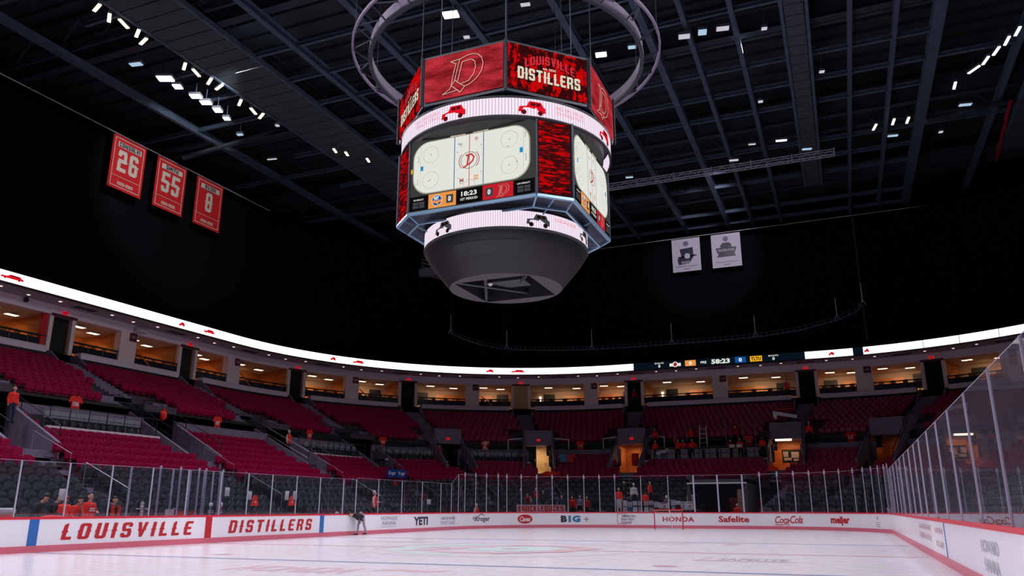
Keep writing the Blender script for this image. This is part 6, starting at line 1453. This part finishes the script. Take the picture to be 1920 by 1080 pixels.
crowd(1218, 906, 34.2, 'person in bright red jacket turned sideways high at the poster glass', shirt='bred', dh=70); crowd(1209, 924, 33.2, 'person in plain orange red shirt seen from behind at the poster glass', shirt='bred', dh=180); crowd(1252, 929, 32.8, 'person in grey bending down behind the white posters', shirt='grey', lean=40, cap_col='white'); crowd(1295, 922, 33.0, 'person in pale grey leaning at the last post of the poster glass', shirt='lav', lean=18)
crowd(1382, 950, 32.2, 'person in red standing low in the service tunnel mouth', shirt='bred', H=1.62)

# ================================================================== SMALL THINGS
# red bin with a white liner at the bench end and the red drink cooler with its white lid
def tub(c, r0, r1, h, label, nm, lidm):
    root = thing(nm, label, 'bin' if nm == 'waste_bin' else 'cooler', tuple(c)); c = Vector(c)
    b = MB(); b.lathe([(0, 0), (r0, 0), (r1, h)], c, 20); b.build('tub_body', M['bred'], root, smooth=True)
    b = MB(); b.lathe([(r1*1.02, h-.03), (r1*1.14, h+.03), (r1*1.1, h+.13), (r1*.9, h+.17), (0, h+.15)], c, 20); b.build('lid', M[lidm], root, smooth=True)
    b = MB()
    for s in (-1, 1): b.path([c+Vector((0, s*(r1+.02), h*.6)), c+Vector((0, s*(r1+.14), h*.6)), c+Vector((0, s*(r1+.14), h*.42)), c+Vector((0, s*(r1+.02), h*.42))], .014)
    b.build('handle', M['white'], root); return root
tub((-14.0, -7.95, .62), .24, .30, .56, 'red waste bin with white crumpled liner beside the people in black', 'waste_bin', 'lav')
r_ = tub((-13.6, 1.0, .98), .19, .25, .44, 'red drink cooler with white lid on the penalty box shelf', 'drink_cooler', 'white')
b = MB(); b.box((-13.6, .35, .49), (.5, 2.2, .98)); tag(b.build('box_shelf', M['black'], loc=(-13.6, .35, 0)), 'black shelf behind the boards under the red drink cooler', 'shelf')
root = thing('towel', 'red towel heap on the boards in front of the people in black', 'towel', (-13.45, -6.9, 1.07)); b = MB(); b.ball((-13.3, -6.75, 1.02), .12, sc=(.9, 4.0, .9)); b.build('folded_cloth', M['bred'], root)
root = thing('bottle_rack', 'tall black rack full of white water bottles behind the boards', 'rack', (-13.9, -2.45, 0))
b = MB(); b.box((-13.95, -2.45, .8), (.05, .5, 1.6)); b.build('rack_frame', M['black'], root)
for i in range(6):
    for j, y in enumerate((-2.58, -2.36)):
        z = .98+.1*i; b = MB(); b.tube((-13.88, y, z), (-13.88, y, z+.07), .07 if (i+j) % 3 else .05, n=8); b.ball((-13.88, y, z+.07), .045); b.build('bottle', M['lav' if (i+j) % 2 else 'white'], root)
for i, (y, z) in enumerate(((-2.75, 1.32), (-2.15, 1.33))): b = MB(); b.box((-13.85, y, z), (.1, .16, .05)); b.build('side_tray', M['lav'], root)
for i, y in enumerate((-1.85, -1.62)):
    root = thing('small_paper_sheet', f'white sheet on the box shelf, {ordw(i+1)} beside the red cup', 'sheet', (-13.3, y, 1.07)); b = MB(); b.box((-13.35, y, 1.18), (.02, .16, .24)); b.build('sheet', M['lav'], root)
root = thing('small_red_crate', 'small red crate on the penalty box shelf', 'crate', (-13.6, -1.0, .92)); b = MB(); b.box((-13.6, -1.0, 1.08), (.25, .3, .32)); b.build('crate_body', M['red'], root); b = MB(); b.box((-13.46, -1.0, 1.0), (.01, .24, .07)); b.build('crate_label', M['white'], root)
b = MB(); 
root = thing('team_bench', 'black slatted bench back behind the red waste bin', 'bench', (-15.0, -7.9, 0)); b.box((-15.0, -7.9, 1.0), (.06, 1.9, .75)); b.build('back_panel', M['black'], root); b = MB()
for k in range(10): b.box((-14.95, -8.6+.15*k, 1.15), (.03, .05, .3))
b.build('slat', M['greyink'], root)
# papers taped to the glass and red bags
for i, (x, y, hh, l) in enumerate(((117, 927, .36, 'white sheet taped to the glass beside the people in black'), (426, 922, .36, 'white sheet taped to the glass just past the drink cooler'), (468, 929, .36, 'white sheet taped beside the first small red shirt'), (538, 929, .4, 'white sheet taped beside the second small red shirt'), (553, 929, .4, 'white sheet taped past the second small red shirt'), (804, 941, .3, 'white barcode like sheet taped to the corner glass'))):
    p = atX(x, y, -13.06); b = MB(); b.box(p, (.012, .26 if i < 5 else .5, hh)); tag(b.build('taped_sheet', M['paper'], loc=tuple(p)), l, 'paper', 'sheets taped to the bench side glass')
for i, (x, y) in enumerate(((477, 939), (546, 939))):
    p = atX(x, y, -13.5); root = thing('hung_shirt', f'small red shirt hanging behind the glass, {ordw(i+1)} from the drink cooler', 'shirt', tuple(p), 'small red shirts behind the glass'); f = plane_fn(p, (0, 1, 0), (0, 0, 1), (1, 0, 0))
    b = MB(); b.prism([f(a*1.0, c) for a, c in ((-.22, -.22), (.22, -.22), (.13, .12), (.05, .22), (-.05, .22), (-.13, .12))], (.06, 0, 0)); b.build('cloth', M['bred'], root); b = MB(); q = plane_fn(p+Vector((.065, 0, 0)), (0, 1, 0), (0, 0, 1), (1, 0, 0)); put(b, text_geo('A', .03), q, .16, .1, 0, -.05); b.build('print', M['white'], root)
for i, (x, y) in enumerate(((632, 962), (677, 962))): p = atX(x, y, -13.2); b = MB(); b.ball(p, .09, sc=(1, 1.2, .8)); tag(b.build('glove_bundle', M['lav'], loc=tuple(p)), f'small pale bundle on top of the boards, {ordw(i+1)} past the far blue stripe', 'bundle')
# fan banner and posters on the far glass
p0 = atY(969, 945, 32.0); p1 = atY(1060, 961, 32.0)
def on_glass(px, py, d=.13):
    best = min((abs(pix(RP(s*.1, RINK, 1.4, d))[0]-px), s*.1) for s in range(200, 1300)); s = best[1]; q = RP(s, RINK, 1.4, d); dist = pix(q)[2]; z = 1.4+(pix(q)[1]-py)/CAM_F*dist; return s, z, dist
sa, za, dd = on_glass(969, 953); sb, zb, _ = on_glass(1060, 953); sm = (sa+sb)/2; n, t = NT(sm); q = RP(sm, RINK, za-.02, .14); wd = (RP(sb, RINK, 0)-RP(sa, RINK, 0)).length
root = thing('fan_banner', 'wide red and white lettered fan banner behind the corner glass', 'banner', tuple(q)); b = MB()
bf = lambda dd_: (lambda x, y, z=0.0: RP(sm+x*(sb-sa)/wd, RINK, q.z+y, .16-dd_-z))
for k in range(12): x0 = -wd/2+wd*k/12; x1 = -wd/2+wd*(k+1)/12; rect(b, bf(0), x0, -.26, x1, .26)
b.build('cloth', M['paper'], root); b = MB(); put(b, block_geo('KNUCKLEBUCKS', .9), bf(.012), wd*.94, .42); b.build('lettering', M['bred'], root)
for i, (x, y, w_, h_, m, mk) in enumerate(((1162, 944, .26, .55, 'paper', 0), (1173, 944, .26, .36, 'paper', 0), (1172, 955, .26, .3, 'paper', 'red'), (1182, 946, .24, .30, 'paper', 'teal'), (1182, 955, .34, .26, 'teal', 0), (1191, 944, .26, .28, 'paper', 0), (1191, 955, .26, .3, 'paper', 0), (1200, 944, .22, .28, 'paper', 'greyink'), (1200, 955, .20, .3, 'lav', 0),
        (1212, 944, .26, .28, 'paper', 'dred'), (1212, 955, .24, .3, 'paper', 0), (1221, 943, .24, .28, 'paper', 'ink'), (1221, 955, .24, .22, 'paper', 'red'), (1231, 946, .28, .34, 'paper', 'greyink'), (1245, 948, .62, .36, 'paper', 'dred'), (1263, 943, .26, .34, 'paper', 'greyink'), (1272, 943, .26, .24, 'paper', 'i_rose'), (1272, 953, .34, .22, 'dred', 0), (1263, 953, .24, .22, 'lav', 0), (1282, 948, .3, .5, 'paper', 'ink'), (1294, 948, .42, .5, 'paper', 'redink'))):
    s, z, _ = on_glass(x, y); n, t = NT(s); q = RP(s, RINK, z, .10); f = plane_fn(q, t, (0, 0, 1), -n)
    w_ *= 1.22; h_ *= 1.12
    col = {'paper': 'white', 'teal': 'blue', 'lav': 'grey', 'dred': 'dark red'}[m]; root = thing('hand_made_poster', f'{col} poster on the far glass, {ordw(i+1)} counting toward the goal', 'poster', tuple(q), 'posters on the far glass')
    b = MB(); b.prism([f(-w_/2, -h_/2), f(w_/2, -h_/2), f(w_/2, h_/2), f(-w_/2, h_/2)], n*.01); b.build('sheet', M[m], root)
    if mk: b = MB(); g_ = plane_fn(q-n*.006, t, (0, 0, 1), -n); disc(b, g_, .02, -.03, min(w_, h_)*.13, 8); stroke(b, g_, [(-w_*.25, -h_*.3), (w_*.2, -h_*.28)], .03); stroke(b, g_, [(-w_*.3, h_*.3), (w_*.3, h_*.32)], .04); b.build('drawing', M[mk], root)
# ladder, drum cart and music stands on the far platform
def plat(px, d, z=5.25): return at_ring(px, 0, AIS, z, d)
p, s = plat(1320, -.5); n, t = NT(s); root = thing('step_ladder', 'white step ladder standing on the far platform', 'ladder', tuple(p)); 
for sg in (-1, 1): b = MB(); b.tube(p+t*(sg*.38), p+t*(sg*.26)+Vector((0, 0, 3.0))+n*.5, .045, n=6); b.build('ladder_rail', M['white'], root)
for k in range(7): f = (k+.7)/7.5; b = MB(); b.tube(p-t*(.38-.12*f)+n*(.5*f)+Vector((0, 0, 3*f)), p+t*(.38-.12*f)+n*(.5*f)+Vector((0, 0, 3*f)), .03, n=5); b.build('rung', M['white'], root)
p, s = plat(1243, -1.3); n, t = NT(s); root = thing('drum_kit', 'pale drum kit standing between band members on the far platform', 'drum', tuple(p))
for k, (a, r, h_) in enumerate(((-.35, .22, .5), (.05, .28, .62), (.42, .18, .75))): b = MB(); b.tube(p+t*a+Vector((0, 0, h_)), p+t*a+Vector((0, 0, h_+.26)), r, n=14); b.build('drum_shell', M['lav'], root); b = MB(); b.tube(p+t*a, p+t*a+Vector((0, 0, h_)), .03); b.build('drum_stand', M['alu'], root)
for i, px in enumerate((1373, 1389)):
    p, s = plat(px, -1.75); n, t = NT(s); root = thing('snare_drum', f'pale snare drum at the waist of {("the slim band member", "the tall band member")[i]}', 'drum', tuple(p+Vector((0, 0, .95)))); b = MB(); b.tube(p+Vector((0, 0, .92)), p+Vector((0, 0, 1.14)), .24, n=14); b.build('drum_shell', M['white'], root); b = MB(); b.tube(p+Vector((0, 0, 1.13)), p+Vector((0, 0, 1.16)), .255, n=14); b.build('drum_rim', M['alu'], root)
for i, (px, h_) in enumerate(((1267, 2.6), (1291, 2.7), (1366, 3.1), (1396, 3.0), (1419, 2.7))):
    p, s = plat(px, -.4); n, t = NT(s); root = thing('stand_pole', f'slim pole stand on the far platform, {ordw(i+1)} from the tunnel end', 'stand', tuple(p), 'pole stands on the far platform')
    b = MB(); b.tube(p, p+Vector((0, 0, h_)), .02); b.build('pole', M['greyink'], root)
    for k in range(3): a = 2*PI*k/3; b = MB(); b.tube(p+Vector((.3*math.cos(a), .3*math.sin(a), 0)), p+Vector((0, 0, .5)), .02, n=5); b.build('foot', M['greyink'], root)
    b = MB(); b.tube(p+Vector((0, 0, h_)), p+t*.10+Vector((0, 0, h_+.2)), .018); b.tube(p+Vector((0, 0, h_)), p-t*.10+Vector((0, 0, h_+.2)), .018); b.build('fork', M['grey'], root)
# pale barrier panels along the far platform rail
L = srange(72.4, 84.4, 1.55); R5 = lerpR(GRT, AIS, 5/7)
for i, (a, c) in enumerate(zip(L, L[1:])):
    pa, pc = RP(a+.12, R5, 5.35, .16), RP(c-.12, R5, 5.35, .16); root = thing('barrier_panel', f'grey panel of black framed barrier on the far platform, {ordw(i+1)} from the tunnel end', 'barrier', tuple(pa), 'barrier panels on the far platform')
    b = MB(); up = Vector((0, 0, .85)); b.face([pa, pc, pc+up, pa+up]); b.build('infill', M['grey'], root); b = MB(); b.path([pa, pc, pc+up, pa+up, pa], .03); b.build('frame', M['rail'], root)
# black board inside the lit tunnel, dark barrel at another, red bin
n, t = NT(86.8); p = RP(86.8, AIS, 5.0, 1.6); root = thing('menu_board', 'black board with pale blotted signs inside the orange lit tunnel', 'board', tuple(p)); b = MB(); b.pbox(p-t*.55, t*1.5, n*.06, Vector((0, 0, 1.1))); b.build('board_panel', M['black'], root)
b = MB(); f = plane_fn(p-n*.015, t, (0, 0, 1), -n)
for x0, y0, x1, y1 in ((-.45, .5, -.05, .95), (-.4, .2, .2, .42), (.2, .4, .8, .9), (.35, .15, .85, .32)): rect(b, f, x0, y0, x1, y1)
b.build('pale_signs', M['lav'], root)
b = MB(); b.pbox(RP(86.8, AIS, 6.75, .35)-t*.9, t*1.3, n*.1, Vector((0, 0, .16))); tag(b.build('tunnel_light_bar', M['e_panel'], loc=tuple(RP(86.8, AIS, 6.75, .35))), 'pale strip light at the top of the orange lit tunnel', 'strip light')
n, t = NT(70.2); p = RP(70.2, AIS, 4.9, -.9); root = thing('red_barrel', 'red barrel standing at the wood lined tunnel mouth', 'barrel', tuple(p)); b = MB(); b.lathe([(0, 0), (.28, 0), (.31, .5), (.28, 1.0), (0, 1.0)], p+t*.5, 16); b.build('barrel_body', M['bred'], root, smooth=True); b = MB(); b.lathe([(0, 1.0), (.3, 1.0), (.3, 1.05), (0, 1.05)], p+t*.5, 16); b.build('lid', M['wine'], root)
# small exit plates and number plates on the tunnel blocks
for i, r in enumerate(VOM):
    if i < 4 or i > 6: continue
    n, t = NT(r); q = RP(r, AIS, 7.25, .04); root = thing('tunnel_exit_sign', f'small red sign on the concrete block of the {ordw(i+1)} tunnel from the bench end', 'sign', tuple(q), 'red signs on the tunnel blocks'); b = MB(); b.pbox(q-t*.16, t*.32, n*.05, Vector((0, 0, .2))); b.build('sign_body', M['e_exit'], root); b = MB(); put(b, text_geo('EXIT', .03), plane_fn(q-n*.01+Vector((0, 0, .1)), t, (0, 0, 1), -n), .26, .12); b.build('lettering', M['s_shadow'], root)
# bags, flags and single bright things on the seats
def blob(px, py, R, z, label, m, sc=(.4, .3, .25), cat='bag', nm='sports_bag'):
    p, s = at_ring(px, py, R, z); root = thing(nm, label, cat, tuple(p)); b = MB(); b.ball(p+Vector((0, 0, sc[2])), 1, sc=sc); b.build('bag_body', M[m], root, smooth=True); b = MB(); b.path([p+Vector((-.15, 0, sc[2]*1.8)), p+Vector((0, 0, sc[2]*2.5)), p+Vector((.15, 0, sc[2]*1.8))], .03); b.build('handle', M[m], root)
blob(118, 665, UPT, 10.0, 'bright red bag lying below the first suite doorway', 'bred', (.3, .35, .22)); blob(306, 783, AIS, 6.45, 'red bag on the wall beside the first tunnel from the bench end', 'bred', (.22, .22, .3))
p, s = at_ring(1032, 0, lerpR(GRT, AIS, .10), 3.5); n, t = NT(s); root = thing('neon_banner', 'bright red cut out banner on the far crimson seats beside the central stair', 'banner', tuple(p)); f = plane_fn(p+Vector((0, 0, .6)), t, (0, 0, 1), -n); b = MB(); b.prism([f(a*.9, c*.9) for a, c in ((-.85, -.35), (-.5, -.2), (.8, -.15), (.9, .2), (.5, .15), (.3, .4), (.1, .2), (-.4, .3), (-.8, .1))], n*.03); b.build('cloth', M['bred'], root)
for px, l, m in ((1057, 'blue shirt draped on a far crimson seat', 'teal'), (1070, 'pink red shirt draped on a far crimson seat', 'red')):
    p, s = at_ring(px, 0, lerpR(GRT, AIS, .62), 4.75); n, t = NT(s); root = thing('draped_shirt', l, 'shirt', tuple(p)); f = plane_fn(p+Vector((0, 0, .85))-n*.1, t, (0, 0, 1), -n); b = MB(); b.prism([f(a, c) for a, c in ((-.3, -.35), (.3, -.35), (.28, .1), (.45, .0), (.48, .15), (.2, .32), (-.2, .32), (-.48, .15), (-.45, 0), (-.28, .1))], n*.05); b.build('cloth', M[m], root)
p, s = at_ring(1452, 0, lerpR(GRT, AIS, .10), 3.5); n, t = NT(s); b = MB(); f = plane_fn(p+Vector((0, 0, .7)), t, (0, 0, 1), -n); b.prism([f(a, c) for a, c in ((-.4, -.05), (.3, -.1), (.5, .1), (.1, .25), (-.1, .6), (-.3, .2))], n*.03); tag(b.build('red_flag', M['bred'], loc=tuple(p)), 'small bright red flag on the seats beside the far stair', 'flag')
p, s = at_ring(1395, 0, GRT, 3.6); 
for px, l in ((952, 'pale curved hoop behind the corner glass near the fan banner'), ):
    p = atY(px, 952, 31.9); b = MB(); b.path([p+Vector((.3*math.cos(a), 0, .35*math.sin(a))) for a in [PI*i/8 for i in range(9)]], .04); tag(b.build('pale_hoop', M['lav'], loc=tuple(p)), l, 'hoop')
# step lights on the end stair (small bright lenses) and the white puck bag behind the goal corner
for px, l in ((1661, 'small pale bucket on the far corner boards'),):
    s, z, _ = on_glass(px, 958); p = RP(s, RINK, 1.07, .3); root = thing('small_bucket', l, 'bucket', tuple(p)); b = MB(); b.lathe([(0, 0), (.12, 0), (.15, .25), (0, .22)], p, 12); b.build('bucket_body', M['lav'], root); b = MB(); b.path([p+Vector((-.15, 0, .24)), p+Vector((0, 0, .36)), p+Vector((.15, 0, .24))], .012); b.build('handle', M['alu'], root)
bpy.data.scenes.remove(TMP)
for o in bpy.data.objects:
    if '_w' in o: del o['_w']
